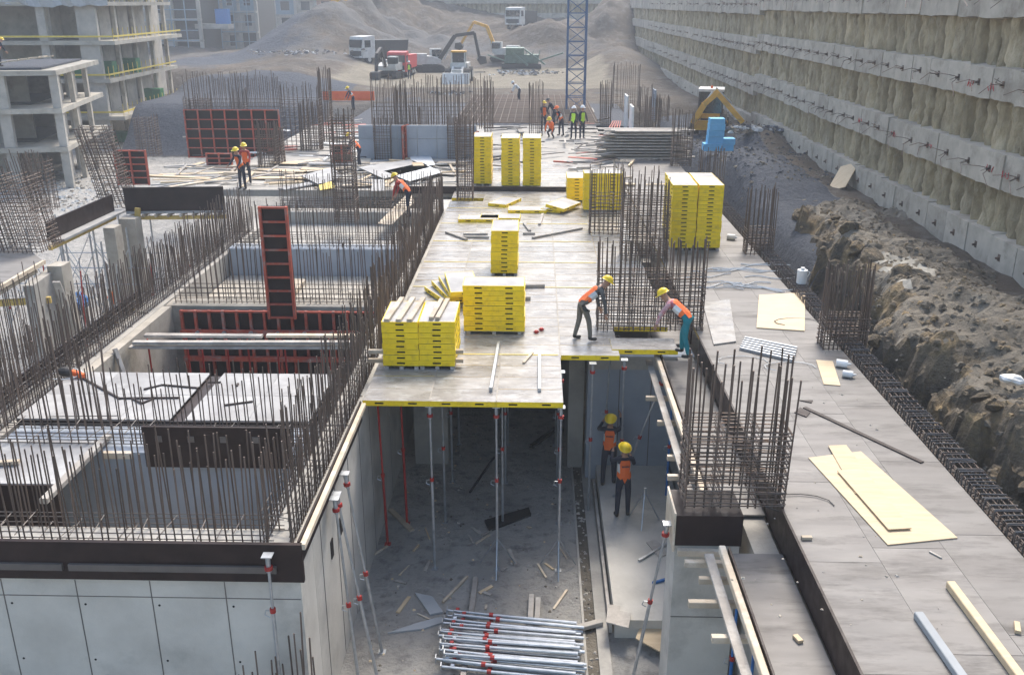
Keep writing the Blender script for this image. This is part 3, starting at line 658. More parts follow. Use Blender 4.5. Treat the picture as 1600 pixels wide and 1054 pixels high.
# props and timber in the second shaft
PG = 'red steel props in the second shaft'
def prop(name, label, foot, head, mat='galv', group=None, tripod=False, split=.5, r=.03, headplate=True):
    foot = Vector(foot); head = Vector(head); t = thing(name, label, 'prop', foot, 0, group); d = head-foot; m = foot+d*split
    wpart(MB().cyl(foot+d*.004, m, r, 10), 'outer_tube', mat, t, smooth=False); wpart(MB().cyl(m-d*.01, head-d*.01, r*.78, 10), 'inner_tube', mat, t)
    c = wpart(MB().cyl(m-d.normalized()*.03, m+d.normalized()*.05, r*1.5, 10), 'collar', 'red', t)
    x = d.normalized().cross(Vector((0, 1, .2))).normalized(); wpart(MB().path([m, m+x*.11, m+x*.13-d.normalized()*.08, m+x*.05-d.normalized()*.12], .008, 5), 'pin_handle', 'galv', t)
    wpart(MB().box(foot.x-.07, foot.x+.07, foot.y-.07, foot.y+.07, foot.z, foot.z+.012), 'base_plate', mat, t)
    if headplate:
        wpart(MB().box(head.x-.08, head.x+.08, head.y-.08, head.y+.08, head.z-.02, head.z-.004).cyl(head-d.normalized()*.3, head-d.normalized()*.02, r*1.25, 10), 'drop_head', 'galv', t)
        wpart(MB().cyl(head-d.normalized()*.26, head-d.normalized()*.2, r*2.1, 10), 'head_ring', 'red', t)
    if tripod:
        for k in range(3):
            a = 2.1*k+.5; top = foot+Vector((0, 0, .75)); e = foot+Vector((.45*math.cos(a), .45*math.sin(a), .02))
            wpart(MB().cyl(e, top+Vector((.03*math.cos(a), .03*math.sin(a), 0)), .016, 6), 'tripod_leg', 'galv', t)
    return t
for i, x in enumerate((-9.9, -9.0, -8.75, -7.9, -7.4, -6.7, -6.35, -5.3)): prop('steel_prop', 'red steel prop inside the second shaft under the planks', (x, 22.2+.25*(i % 3), FLOOR), (x+random.uniform(-.05, .05), 22.2+.25*(i % 3), -.34), 'red', PG, headplate=False)
def timber(label, a, b, w=.1, h=.1, mat='wood', group=None, name='timber'):
    a = Vector(a); b = Vector(b); return solo(MB().beam(a, b, w, h, bev=min(w, h)*.08), name, mat, label, 'timber', tuple((a+b)/2), group)
timber('long grey timber laid across the second shaft', (-10.0, 21.6, -.26), (-4.1, 21.75, -.26), .16, .08, 'wood_grey')
timber('weathered plank beside the timber across the second shaft', (-9.9, 22.1, -.24), (-6.9, 22.1, -.24), .18, .07, 'wood_grey')
timber('pale plank end to end across the second shaft', (-6.8, 22.15, -.24), (-4.1, 22.2, -.24), .16, .07, 'wood')
timber('broad board under the planks across the second shaft', (-10.1, 21.75, -.37), (-4.0, 21.85, -.37), .5, .05, 'wood_grey')
timber('timber prop leaning in the corner of the second shaft', (-10.2, 21.0, -.2), (-9.4, 20.4, -2.5), .1, .1, 'wood_grey')
wallbox('shaft_wall', 'pale concrete wall at the left end of the second shaft', -10.44, -10.2, 19.3, 24.7, FLOOR, -.3, 'concrete_white')
solo(MB().box(-8.3, -7.6, 26.3, 29.6, -1.045, -.9), 'board_stack', 'wood', 'pale board lying on the third shaft floor', 'board', (-8, 28, -1.04))
# ================================================================== pit
# back wall with form joints, pier on the right, plinth, drain
pw = wallbox('pit_back_wall', 'smooth grey concrete wall facing the two workers in the pit', 1.35, 4.0, 21.85, 22.5, FLOOR, -.6, 'concrete_blue')
wpart(MB().box(1.35, 3.6, 21.83, 21.848, -.95, -.62), 'top_strip', 'concrete', pw)
for x in (2.15, 2.95): wpart(MB().box(x-.01, x+.01, 21.838, 21.86, FLOOR, -.95), 'form_joint', 'wet_ply', pw)
wpart(MB().box(1.3, 2.1, 21.79, 21.828, -.55, -.05), 'dark_board', 'film_ply', pw)
wallbox('pit_rear_wall', 'concrete wall in the dark rear of the room under the deck', -3.5, 3.9, 30.5, 31, FLOOR, -.5)
wallbox('pit_pillar', 'concrete pillar standing under the deck beside the red props', -3.2, -2.3, 22.6, 23.4, FLOOR, -.14)
wallbox('pit_side_wall', 'concrete wall in shade under the deck behind the back wall', .9, 1.3, 22.5, 30.4, FLOOR, -.3)
pr = wallbox('pier', 'smooth grey concrete pier topped by a dark collar under the near cage', 2.32, 3.36, 13.25, 14.05, FLOOR, -.62, 'concrete_pale')
wpart(MB().box(2.30, 3.38, 13.22, 14.08, -.60, -.05), 'collar_form', 'film_ply', pr)
wpart(MB().box(2.27, 2.30, 13.2, 14.1, -.7, .0), 'collar_board', 'wood', pr)
wpart(MB().beam((2.35, 13.15, -.68), (3.1, 13.15, -.68), .09, .1), 'collar_timber', 'wood', pr)
wpart(MB().box(2.32, 3.36, 13.243, 13.26, -2.0, -1.985), 'form_joint', 'wet_ply', pr)
wallbox('right_pit_wall', 'shaded concrete wall under the beam trough', 3.55, 3.95, 7, 21.8, FLOOR, -.6)
pl = wallbox('plinth', 'long raised concrete plinth where the pit workers stand', 1.62, 3.5, 15.35, 21.84, FLOOR, FLOOR+.42, 'concrete_pale', 'plinth')
PZ = FLOOR+.42
dr = thing('drain_channel', 'narrow debris filled drain channel along the pit floor', 'drain', (1.15, 12, FLOOR))
wpart(MB().box(1.05, 1.27, 7, 30, FLOOR+.002, FLOOR+.006), 'bed', 'soil', dr)
wpart(MB().box(1.0, 1.05, 7, 30, FLOOR, FLOOR+.03), 'lip', 'concrete', dr); wpart(MB().box(1.27, 1.5, 7, 30, FLOOR, FLOOR+.05), 'lip', 'concrete', dr)
wpart(MB().beam((1.55, 15.5, FLOOR+.1), (1.55, 21.5, FLOOR+.1), .06, .2), 'edge_board', 'wood_grey', dr)
o = rubble('drain_debris', 160, lambda: (random.uniform(1.06, 1.26), random.uniform(9, 24), FLOOR+.008), .02, .07, ['soil', 'concrete_white', 'wood_grey'])
tag(o, 'crumbled debris lying in the drain channel', 'debris')
def floor_pt():
    y = random.uniform(11, 26); return (random.uniform(-3.3, .95), y, FLOOR)
o = rubble('floor_debris', 420, floor_pt, .012, .05, ['concrete_white', 'wood_grey', 'soil', 'plywood']); tag(o, 'small chips and splinters scattered on the pit floor', 'debris')
# deck props
DG = 'galvanised props under the deck edge'
for lab, x, y, tp in (('silver prop under the first seam of the deck front edge', -2.16, 17.64, False), ('silver tripod prop under the middle of the deck front edge', -.78, 17.64, True), ('silver tripod prop under the right corner of the deck front edge', .56, 17.64, True)):
    prop('steel_prop', lab, (x, y, FLOOR), (x, y, -DT), 'galv', None, tp, .56)
for x in (-2.16, -.78, .56):
    for y in (19.6, 21.6, 23.8): prop('steel_prop', 'silver prop standing deeper in the shade under the deck', (x+.05, y, FLOOR), (x+.05, y, -DT), 'galv', DG, False, .5)
prop('steel_prop', 'red prop under the deck nearest the side wall', (-3.35, 18.6, FLOOR), (-3.42, 18.6, -DT), 'red', None, False, .45)
prop('steel_prop', 'red prop under the deck beside the first seam', (-3.02, 19.5, FLOOR), (-3.05, 19.5, -DT), 'red', None, False, .5)
prop('steel_prop', 'silver prop under the narrow deck step', (1.35, 20.15, FLOOR), (1.35, 20.15, -DT), 'galv', None, False, .5)
prop('steel_prop', 'silver prop held by the two pit workers', (2.16, 20.62, PZ), (2.1, 20.4, -DT), 'galv', None, False, .38)
prop('steel_prop', 'thin prop hanging behind the pit worker at the wall', (1.75, 21.3, PZ), (1.85, 21.3, -DT), 'galv', None, False, .5)
prop('steel_prop', 'slanting push pull prop braced against the beam side', Zp(962, 775, PZ), (3.0, 20.0, -.35), 'galv', None, False, .5)
prop('steel_prop', 'slanting brace prop leaning on the near pier collar', Zp(985, 1075, FLOOR), (2.22, 13.5, -.35), 'galv', None, False, .55)
for lab, f, h in (('slanting prop bracing the side wall form nearest its corner', (562, 1075), 14.1), ('slanting prop bracing the side wall form beside the wall corner pair', (590, 1060), 14.25), ('slanting prop bracing the side wall form farther along', (597, 1018), 15.0)):
    prop('steel_prop', lab, Zp(*f, FLOOR), (-3.42, h, -.3), 'galv', None, False, .45)
prop('steel_prop', 'upright prop in front of the dark form band', (-3.98, 11.95, FLOOR), (-3.98, 11.98, -.08), 'galv', None, False, .75)
for y, lab in ((20.3, 'blue prop deep beside the shaded right pit wall'), (12.6, 'blue prop under the beam trough bearer'), (11.4, 'second blue prop farther along under the beam trough')):
    prop('steel_prop', lab, (3.25, y, FLOOR), (3.25, y, -.58), 'blue', None, False, .5, headplate=False)
for y, L in ((12.75, .7), (12.3, .55), (11.7, .8), (10.9, .6), (15.6, .6), (16.4, .5), (19.3, .6), (18.0, .5)):
    timber('short timber bearer sticking out from under the beam trough', (3.1-L, y, -.63), (3.4, y, -.63), .1, .1, 'wood', 'timber bearers under the beam trough')
# pile of props
random.seed(3); c0 = Zp(795, 1010, FLOOR)
for i in range(30):
    lay = i//12; k = i % 12; y = c0.y-.75+k*.135+lay*.07+random.uniform(-.03, .03); z = FLOOR+.14+lay*.085; x0 = c0.x-1.25+random.uniform(-.12, .12); dy = random.uniform(-.12, .04)-.25
    t = thing('steel_prop', 'galvanised prop lying in the pile on the pit floor', 'prop', (x0, y, z), 0, 'props piled on the pit floor')
    wpart(MB().cyl((x0+.9, y+dy*.4, z), (x0+2.6, y+dy, z), .034, 8), 'outer_tube', 'galv', t); wpart(MB().cyl((x0, y, z), (x0+1, y+dy*.42, z), .025, 8), 'inner_tube', 'galv', t)
    wpart(MB().cyl((x0+.86, y+dy*.38, z), (x0+.94, y+dy*.4, z), .048, 8), 'collar', 'red', t); wpart(MB().box(x0-.01, x0+.01, y-.06, y+.06, z-.06, z+.06), 'base_plate', 'galv', t); wpart(MB().cyl((x0+.18, y+.02, z), (x0+.25, y+.02, z), .045, 8), 'head_ring', 'red' if i % 3 else 'galv', t)
random.seed(11)
for x, y0, y1, lab in ((-.93+.0, 12.6, 17.2, 'long grey timber under the prop pile'), (.28, 14.4, 16.6, 'pale timber lying beside the prop pile'), (.42, 14.9, 16.5, 'thin pale batten beside the prop pile')):
    timber(lab, (x-.35, y0, FLOOR+.06), (x-.3, y1, FLOOR+.06), .11, .1, 'wood_grey')
def flat(label, pts, z, th=.02, mat='plywood', name='plywood_offcut', cat='plywood', group=None):
    """flat sheet given by its photo corners on the level z"""
    P = [Zp(x, y, z) for x, y in pts]; c = sum(P, Vector())/len(P); pl_ = [(p.x, p.y) for p in P]
    if sum(pl_[i][0]*pl_[(i+1) % len(pl_)][1]-pl_[(i+1) % len(pl_)][0]*pl_[i][1] for i in range(len(pl_))) < 0: pl_.reverse()
    return solo(MB().prism(pl_, z+.004, z+th), name, mat, label, cat, (c.x, c.y, z), group)
def stick(label, a, b, z, w=.06, h=.04, mat='wood', name='timber_offcut', cat='timber', group=None):
    p, q = Zp(*a, z), Zp(*b, z); p.z += h/2+.003; q.z += h/2+.003
    return solo(MB().beam(p, q, w, h, bev=min(w, h)*.1), name, mat, label, cat, tuple((p+q)/2), group)
flat('crumpled grey sheet on the pit floor left of the prop pile', [(648, 928), (676, 934), (692, 958), (672, 962)], FLOOR, .05, 'net_grey', 'plastic_sheet', 'sheet')
flat('torn grey sheet lying near the side wall brace', [(606, 990), (650, 975), (690, 965), (697, 972), (660, 984)], FLOOR, .04, 'net_grey', 'plastic_sheet', 'sheet')
flat('dark mesh tray on the pit floor behind the tripod prop', [(757, 815), (826, 795), (830, 806), (764, 831)], FLOOR, .06, 'dark_metal', 'mesh_tray', 'tray')
stick('broken pale plank on the pit floor near the red prop', (610, 797), (644, 830), FLOOR, .13, .05)
stick('short stick leaning on the grey timber', (692, 942), (730, 902), FLOOR, .06, .05)
stick('splintered batten on the floor by the prop pile', (865, 952), (886, 922), FLOOR, .05, .03)
stick('old timber lying over the drain channel', (895, 986), (940, 974), FLOOR+.05, .14, .09, 'wood_grey')
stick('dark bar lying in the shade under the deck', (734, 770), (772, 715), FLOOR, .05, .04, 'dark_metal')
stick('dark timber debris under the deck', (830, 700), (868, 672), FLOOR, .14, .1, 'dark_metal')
flat('two offcut boards stacked on the plinth end', [(950, 945), (969, 948), (966, 977), (947, 973)], PZ, .03, 'wood_grey')
flat('upper offcut board on the plinth end', [(966, 955), (986, 959), (982, 982), (962, 977)], PZ+.03, .03, 'wood_grey')
flat('small dark board on the plinth near the tripod', [(1010, 848), (1025, 843), (1044, 866), (1030, 872)], PZ, .03, 'wood_grey')
stick('grey bar lying on the plinth', (998, 877), (1052, 845), PZ, .06, .05, 'galv')
stick('blue bar lying by the pier', (1020, 912), (1052, 903), PZ, .06, .05, 'blue')
t = flat('tan plywood sheet with rounded corner leaning by the plinth end', [(1022, 948), (1050, 950), (1046, 1027), (993, 998), (998, 985)], FLOOR+.2, .03, 'plywood', 'plywood_sheet')
for a, b in (((325, 598), (345, 598)), ((225, 609), (254, 602)), ((254, 602), (310, 607)), ((187, 623), (281, 622)), ((130, 592), (188, 624)), ((208, 624), (222, 631)), ((222, 631), (243, 622)), ((350, 634), (395, 628)), ((370, 604), (372, 600))):
    stick('thin dark strip lying on the grey plywood slabs', a, b, -.1, .05, .03, 'film_ply', 'steel_strip', 'strip', 'dark strips on the grey slabs')
p = Zp(104, 588, -.1); t = thing('tool_heap', 'red and black power tool with a coiled cord on the grey slab', 'tool', p)
MB().sphere((0, 0, .12), .16, 10, 6, (1.2, .8, .7)).build('motor', 'dark_metal', t); MB().beam((.1, 0, .12), (.45, -.1, .05), .12, .12, bev=.02).build('handle', 'orange', t); MB().path([(.35*math.cos(k*.6), .3*math.sin(k*.6), .02+.004*k) for k in range(16)], .012, 5).build('cord', 'white', t)
rq = random.Random(17)
for i in range(22):
    x, y = rq.uniform(600, 885), rq.uniform(790, 960); stick('splintered stick littering the pit floor', (x, y), (x+rq.uniform(-22, 22), y+rq.uniform(-26, 26)), FLOOR, rq.choice((.03, .05, .08)), .03, rq.choice(('wood', 'wood_grey', 'plywood')), group='sticks littering the pit floor')
tp = Zp(1005, 815, PZ)
t = thing('tripod_stand', 'empty galvanised tripod on the plinth beside the pit worker', 'tripod', tp)
for k in range(3): wpart(MB().cyl(tp+Vector((.4*math.cos(k*2.1+.3), .4*math.sin(k*2.1+.3), 0)), tp+Vector((0, 0, .8)), .016, 6), 'leg', 'galv', t)
wpart(MB().cyl(tp+Vector((0, 0, .7)), tp+Vector((0, 0, .9)), .04, 8), 'clamp', 'galv', t)
# ================================================================== stacks of yellow panels
def stack(label, cx, y0, n, kind='S', z=0.0, jit=.012, pallet=True, rz=0):
    me, A, B = (STKS, PA, PB) if kind == 'S' else (STKL, PB, PA)
    if pallet:
        t = thing('pallet', 'pallet under the '+label, 'pallet', (cx, y0+B/2, z))
        for k in (-1, 0, 1): MB().beam((A*.42*k, -B/2, .035), (A*.42*k, B/2, .035), .09, .07).build('bearer', 'wood_grey', t)
        for k in range(4): MB().beam((-A/2, -B*.42+B*.28*k, .08), (A/2, -B*.42+B*.28*k, .08), .1, .02, ).build('slat', 'wood_grey', t)
        z += .09
    for i in range(n):
        o = link('formwork_panel', me, None, (cx+random.uniform(-jit, jit), y0+B/2+random.uniform(-jit, jit), z+i*PT), (0, 0, rz+random.uniform(-.012, .012)))
        tag(o, ('lowest panel of the ' if i == 0 else 'topmost panel of the ' if i == n-1 else 'yellow formwork panel in the ')+label, 'formwork panel', 'panels of the '+label)
    return z+n*PT
def stackpx(label, xl, xr, yb, yt, kind='S', **k):
    a, b = Zp(xl, yb), Zp(xr, yb); h = Yp((xl+xr)/2, yt+6, a.y).z
    return stack(label, (a.x+b.x)/2, a.y, max(2, round((h-.1)/PT)), kind, **k), a, b
stackpx('tall stack beside the column cage by the edge board', 740, 768, 290, 207)
stackpx('tall stack between two others by the edge board', 783, 812, 293, 207)
stackpx('tall stack beside the crouching crew', 817, 845, 293, 209)
stackpx('short stack half hidden beside the wide stack', 889, 913, 316, 274)
stackpx('wide stack behind a rebar cage', 912, 970, 331, 262, 'L')
stackpx('cage side half of the big double stack', 1046, 1085, 391, 284)
stackpx('edge beam side half of the big double stack', 1086, 1124, 391, 284)
_a = Zp(1046, 391); stack('hidden stack behind the cage side half', _a.x+.55, _a.y+1.65, 15, 'S'); stack('hidden stack behind the edge beam side half', _a.x+1.4, _a.y+1.65, 15, 'S')
stackpx('slim stack behind the large cream topped stack', 766, 810, 431, 356)
stackpx('large stack with cream top in the middle of the deck', 727, 817, 522, 442, 'L')
rnp = random.Random(9)
zt, a, b = stackpx('deck front stack topped by three timbers', 600, 655, 577, 492)
for k, dx in enumerate((-.28, -.02, .22)): timber('pale timber, one of three on a deck front yellow stack', ((a.x+b.x)/2+dx, a.y-.05, zt+.04), ((a.x+b.x)/2+dx+.12, a.y+1.6, zt+.04), .11, .07, 'wood', 'three timbers on a yellow stack')
zt, a, b = stackpx('deck front stack topped by two timbers', 655, 712, 577, 492)
for k, dx in enumerate((-.12, .02)): timber('pale timber, one of two on a deck front yellow stack', ((a.x+b.x)/2+dx, a.y+.1, zt+.04), ((a.x+b.x)/2+dx+.1, a.y+1.5, zt+.04), .1, .07, 'wood', 'two timbers on a yellow stack')
for yb, yt_ in ((566, .10), (552, .34)): stick('timber end sticking out between the front yellow stacks', (576, yb), (724, yb), yt_, .1, .09, 'wood', group='timbers under the front yellow stacks')
stick('timber under the large cream topped stack', (800, 450), (851, 449), .0, .12, .1, 'wood_grey'); stick('brown timber beside the large cream topped stack', (815, 468), (829, 468), .0, .14, .1, 'wood_grey')
def loose(label, px, z, rot, kind='S', group=None):
    p = Zp(*px, z); o = link('formwork_panel', STKS if kind == 'S' else STKL, None, p, rot); tag(o, label, 'formwork panel', group)
for i, (x, y, rz, rx) in enumerate(((700, 462, .5, .0), (708, 455, .4, .12), (716, 450, .3, .2), (722, 446, .2, .3))): loose('loose yellow panel slid into a heap beside the slim stack', (x, y), .02+.13*i, (rx*.3, 0, rz), 'S', 'panels heaped beside the slim stack')
loose('loose yellow panel tilted over another before the half hidden stack', (880, 322), .16, (0, .15, -.5)); loose('flat yellow panel lying under the tilted one', (868, 326), .02, (0, 0, -.3))
loose('yellow panel lying alone near the column cage', (748, 344), .0, (0, 0, .02), 'L'); loose('second yellow panel end to end near the column cage', (782, 342), .0, (0, 0, -.03), 'L')
loose('yellow panel on the deck near the three tall stacks', (824, 330), .0, (0, 0, .0), 'L'); loose('yellow panel lying flat beside the tall stacks', (789, 318), .0, (0, 0, -.4), 'S')
# panel being set by the workers
p = Zp(1008, 546, .02)
tag(link('formwork_panel', panel_mesh('wide_panel', 1.55, .8, .12, 2, 1, 'deck_ply'), None, (p.x, p.y+.4, -.1)), 'yellow rimmed panel being set in place before the wide wall cage', 'formwork panel')
stick('yellow aluminium beam lying on the deck front', (767, 612), (779, 540), .0, .07, .1, 'galv'); stick('short aluminium beam lying near the deck front corner', (843, 612), (843, 556), .0, .07, .08, 'galv')
stick('small white offcut on the deck front', (818, 568), (832, 552), 0, .06, .04, 'wood')
for p_ in ((838, 520), (846, 516)): solo(MB().cyl(Zp(*p_)+Vector((0, 0, .0)), Zp(*p_)+Vector((0, 0, .07)), .045, 8).cyl(Zp(*p_)+Vector((-.07, 0, .03)), Zp(*p_)+Vector((.07, 0, .03)), .02, 6), 'clamp', 'red', 'small red clamp lying on the deck by the cream topped stack', 'clamp', tuple(Zp(*p_)), 'red clamps on the deck')
for a, b in (((697, 364), (729, 376)), ((724, 367), (762, 367)), ((722, 372), (764, 372)), ((819, 350), (828, 362)), ((843, 352), (848, 336)), ((817, 366), (836, 366)), ((832, 373), (909, 358))): stick('grey batten lying on the far part of the panel deck', a, b, 0, .1, .07, 'wood_grey', group='battens on the panel deck')
# ================================================================== things on the brown deck
flat('pale plywood sheet curled at a corner beside the rebar edge beam', [(1186, 462), (1258, 458), (1257, 518), (1182, 513)], 0, .03)
flat('large tan plywood sheet on the brown deck', [(1263, 716), (1345, 706), (1496, 841), (1387, 852)], 0, .02)
flat('narrow plywood strip lying on the large tan sheet', [(1294, 697), (1322, 696), (1378, 770), (1336, 772)], .02, .02)
flat('second plywood strip lying over the large tan sheet', [(1308, 736), (1348, 732), (1424, 826), (1388, 828)], .04, .02)
flat('small square of pale plywood near the white canisters', [(1275, 563), (1301, 565), (1313, 603), (1287, 601)], 0, .02)
flat('grey plywood offcut leaning over the trough edge', [(1098, 474), (1140, 470), (1150, 535), (1115, 540)], .0, .04, 'deck_ply')
stick('long dark steel strip lying on the brown deck', (1257, 637), (1441, 723), 0, .09, .02, 'film_ply', 'steel_strip', 'strip')
flat('dark plywood chip near the long strip', [(1241, 645), (1250, 637), (1266, 645), (1260, 652)], 0, .02, 'film_ply'); flat('brown plywood chip by the near cage', [(1249, 626), (1270, 626), (1268, 630)], 0, .02, 'film_ply')
for i in range(6): stick('grey steel strip in the bundle on the brown deck', (1156+i*1.5, 546-i*3.2), (1240+i*1, 566-i*4), .0+.0*i, .07, .07, 'galv', 'steel_strip', 'strip', 'bundle of steel strips')
stick('thick squared timber at the corner of the brown deck', (1484, 918), (1600, 1075), 0, .12, .11, 'plywood'); stick('mortar crusted timber on the brown deck', (1434, 965), (1510, 1075), 0, .12, .1, 'net_grey')
stick('small pale wedge on the brown deck', (1588, 975), (1590, 990), 0, .07, .05, 'plywood'); stick('short pale offcut at the trough edge', (1252, 842), (1268, 842), 0, .07, .05, 'wood')
stick('thin stick on the brown deck', (1452, 862), (1471, 872), 0, .03, .02, 'wood_grey')
for i, p_ in enumerate(((1242, 995), (1272, 955), (1228, 862))): stick('pale offcut lying in the beam trough', p_, (p_[0]+9, p_[1]+10), -.53, .08, .05, 'plywood', group='offcuts in the beam trough')
def canister(label, px, s=1, lying=False, z=0):
    p = Zp(*px, z); t = thing('canister', label, 'canister', p); r_ = .11*s
    a, b = ((0, 0, 0), (0, 0, .3*s)) if not lying else ((0, 0, r_), (.28*s, -.12*s, r_))
    A, B = Vector(a), Vector(b); MB().cyl(A, B, r_, 14).build('body', 'white', t); MB().cyl(B, B+(B-A)*.18, r_*.4, 10).build('neck', 'white', t)
    MB().path([B+Vector((r_*.5, 0, 0)), A+(B-A)*.8+Vector((r_*1.5, 0, 0)), A+(B-A)*.4+Vector((r_, 0, 0))], .015, 5).build('handle', 'white', t)
canister('white plastic canister standing on the rebar edge beam', (1252, 442), 1.3, False, .16)
canister('small white bottle lying by the plywood square', (1306, 572), .8, True); canister('grey bottle lying next to the white one', (1316, 588), .7, True); canister('white tube lying behind the big double stack', (1136, 374), .9, True)
rn = random.Random(5)
for i in range(16):                       # white ties and wires
    c = Zp(rn.uniform(1105, 1205), rn.uniform(408, 458)); a = rn.uniform(-.5, .5); pts = [c+Vector((math.cos(a)*.25*k, math.sin(a)*.25*k+.12*math.sin(k*1.3+i), .02+.02*rn.random())) for k in range(-3, 4)]
    solo(MB().path(pts, .018, 5), 'cable', 'white', 'white plastic cable strip tangled on the brown deck', 'cable', tuple(c), 'white cable strips')
for i, c_ in enumerate(((1165, 566), (1255, 790), (1240, 575), (1250, 505))):
    c = Zp(*c_); solo(MB().path([c+Vector((.5*math.cos(k*.5)*(1+.05*k), .35*math.sin(k*.5), .015+.004*k)) for k in range(9)], .009, 5), 'cable', 'dark_metal' if i % 2 else 'cable', 'thin loop of wire lying on the brown deck', 'cable', tuple(c), 'wire loops on the brown deck')
o = rubble('deck_chips', 90, lambda: (lambda p: (p.x, p.y, .002))(Zp(rn.uniform(1120, 1480), rn.uniform(420, 1000))), .012, .035, ['wood', 'concrete_white', 'wood_grey']); tag(o, 'tiny wood chips and crumbs on the brown deck', 'debris')
#PART3
# ================================================================== rear slab, planks, blue wall
rs = thing('rear_slab', 'pale rear slab strewn with boards behind the dark edge board', 'slab', (-5, 45, 0))
wpart(MB().box(-15, 3.95, 40.45, 63.5, -.3, -.01), 'concrete_body', 'concrete', rs)
wpart(MB().box(-13, 6.5, 63.52, 88, -.3, -.01), 'far_body', 'gravel', rs)
struct(rs); del rs['label'], rs['category']
rn = random.Random(21)
def strew(n, x0, x1, y0, y1, z, L, label, group, mats=('wood', 'wood_grey', 'grey_ply', 'plywood'), tilt=.5, wmax=.2):
    for i in range(n):
        p = Zp(rn.uniform(x0, x1), rn.uniform(y0, y1), z); a = rn.uniform(-tilt, tilt)+(0 if rn.random() < .8 else 1.3); l = rn.uniform(.4, 1)*L
        w = rn.choice((.1, .12, wmax)); zz = rn.uniform(.01, .12)
        d = Vector((math.cos(a), math.sin(a), rn.uniform(-.03, .03)))*l/2
        timber(label, p-d+Vector((0, 0, zz+.03)), p+d+Vector((0, 0, zz+.03)), w, rn.choice((.03, .05, .08)), rn.choice(mats), group, 'plank')
strew(75, 425, 715, 250, 294, 0, 3.0, 'loose board lying in the clutter on the rear slab', 'boards strewn on the rear slab', wmax=.55)
strew(30, 272, 410, 255, 290, 0, 4.0, 'plank in the heap behind the left dark beam form', 'planks heaped behind the dark beam form', wmax=.3)
strew(12, 870, 1040, 245, 300, 0, 2.2, 'board lying between the stacks and the timber pile', 'boards near the timber pile', wmax=.3)
for i, (pts, m) in enumerate((([(560, 262), (640, 250), (672, 262), (600, 280)], 'grey_ply'), ([(600, 268), (660, 255), (690, 270), (640, 284)], 'white'), ([(470, 275), (520, 262), (535, 276), (500, 290)], 'grey_ply'), ([(640, 246), (672, 243), (680, 258), (650, 262)], 'white'), ([(498, 288), (520, 284), (524, 294), (500, 298)], 'yellow_line'), ([(590, 350), (640, 300), (648, 316), (612, 352)], 'wood'))):
    flat(('broad grey board on the rear slab', 'white sheet lying on the rear slab boards', 'grey sheet by the plank clutter', 'white board near the blue wall', 'yellow sheet among the boards', 'pale triangular plywood sheet behind the starter bars')[i], pts, .16 if i < 5 else -.08, .03, m, 'sheet', 'sheet')
a, b = Zp(562, 250), Zp(745, 250); zt = Yp(655, 196, a.y).z
bw = thing('blue_form_wall', 'pale blue grey wall form behind the column cages', 'formwork', ((a.x+b.x)/2, a.y, 0))
n = 6
for i in range(n):
    x0, x1 = a.x+(b.x-a.x)*i/n, a.x+(b.x-a.x)*(i+1)/n
    for z0, z1 in ((0, zt*.62), (zt*.62, zt)): wpart(MB().box(x0+.012, x1-.012, a.y, a.y+.12, z0+.01, z1-.01), 'panel', 'concrete_blue', bw)
wpart(MB().box(a.x, b.x, a.y+.05, a.y+.5, 0, zt-.03), 'wall_core', 'concrete', bw)
# long timber pile near the digger
tp0, tp1 = Zp(955, 250), Zp(1052, 250)
for i in range(50):
    lay = i//5; k = i % 5; z = .12+lay*.15; l = rn.uniform(3.2, 4.4)
    timber('weathered plank in the pile left of the blue foam blocks', (tp0.x+rn.uniform(-.9, .2), tp0.y+k*.3, z), (tp0.x+l, tp0.y+k*.3+rn.uniform(-.1, .1), z), .27, .06, 'wood_grey', 'planks of the long timber pile', 'plank')
for x in (tp0.x+.4, tp0.x+2.6): timber('bearer under the long timber pile', (x, tp0.y-.2, .045), (x, tp0.y+1.5, .045), .1, .09, 'wood_grey', 'bearers under the long timber pile')
strew(12, 925, 985, 212, 246, .25, 3.0, 'grey stick fanned out beside the long timber pile', 'sticks beside the long timber pile', ('wood_grey',), .6, .12)
for i, (x, y) in enumerate(((1020, 148), (977, 160), (985, 182))):
    p = Zp(x, y+40); solo(MB().box(p.x-.05, p.x+.05, p.y-.9, p.y+.9, 0, 2.1), 'form_sheet', 'white' if i else 'concrete_blue', ('pale blue form sheet on edge near the far cages', 'white form sheet on edge beside the far cages', 'tall white form sheet by the far cage row')[i], 'formwork', tuple(p))
for i in range(5): stick('red brace leaning beside the timber pile', (945+i*5, 212), (958+i*3, 190), .5, .06, .06, 'red_rust', 'brace', 'brace', 'red braces by the timber pile')
net = solo(MB().box(*(lambda a, b: (a.x, b.x, a.y, a.y+.03, 0, .75))(Zp(505, 157), Zp(594, 152))), 'safety_net', 'net_orange', 'bright orange safety netting strip before the far slab', 'netting', tuple(Zp(550, 155)))
strew(14, 500, 560, 190, 235, .1, 2.0, 'rusty red form piece stacked near the blue wall', 'red form pieces near the blue wall', ('red_rust', 'white', 'wood_grey'), .3, .3)
strew(14, 780, 960, 195, 235, .1, 2.2, 'dark timber on the slab by the hi vis pair', 'timbers by the hi vis pair', ('wood_grey', 'dark_metal'), .5, .2)
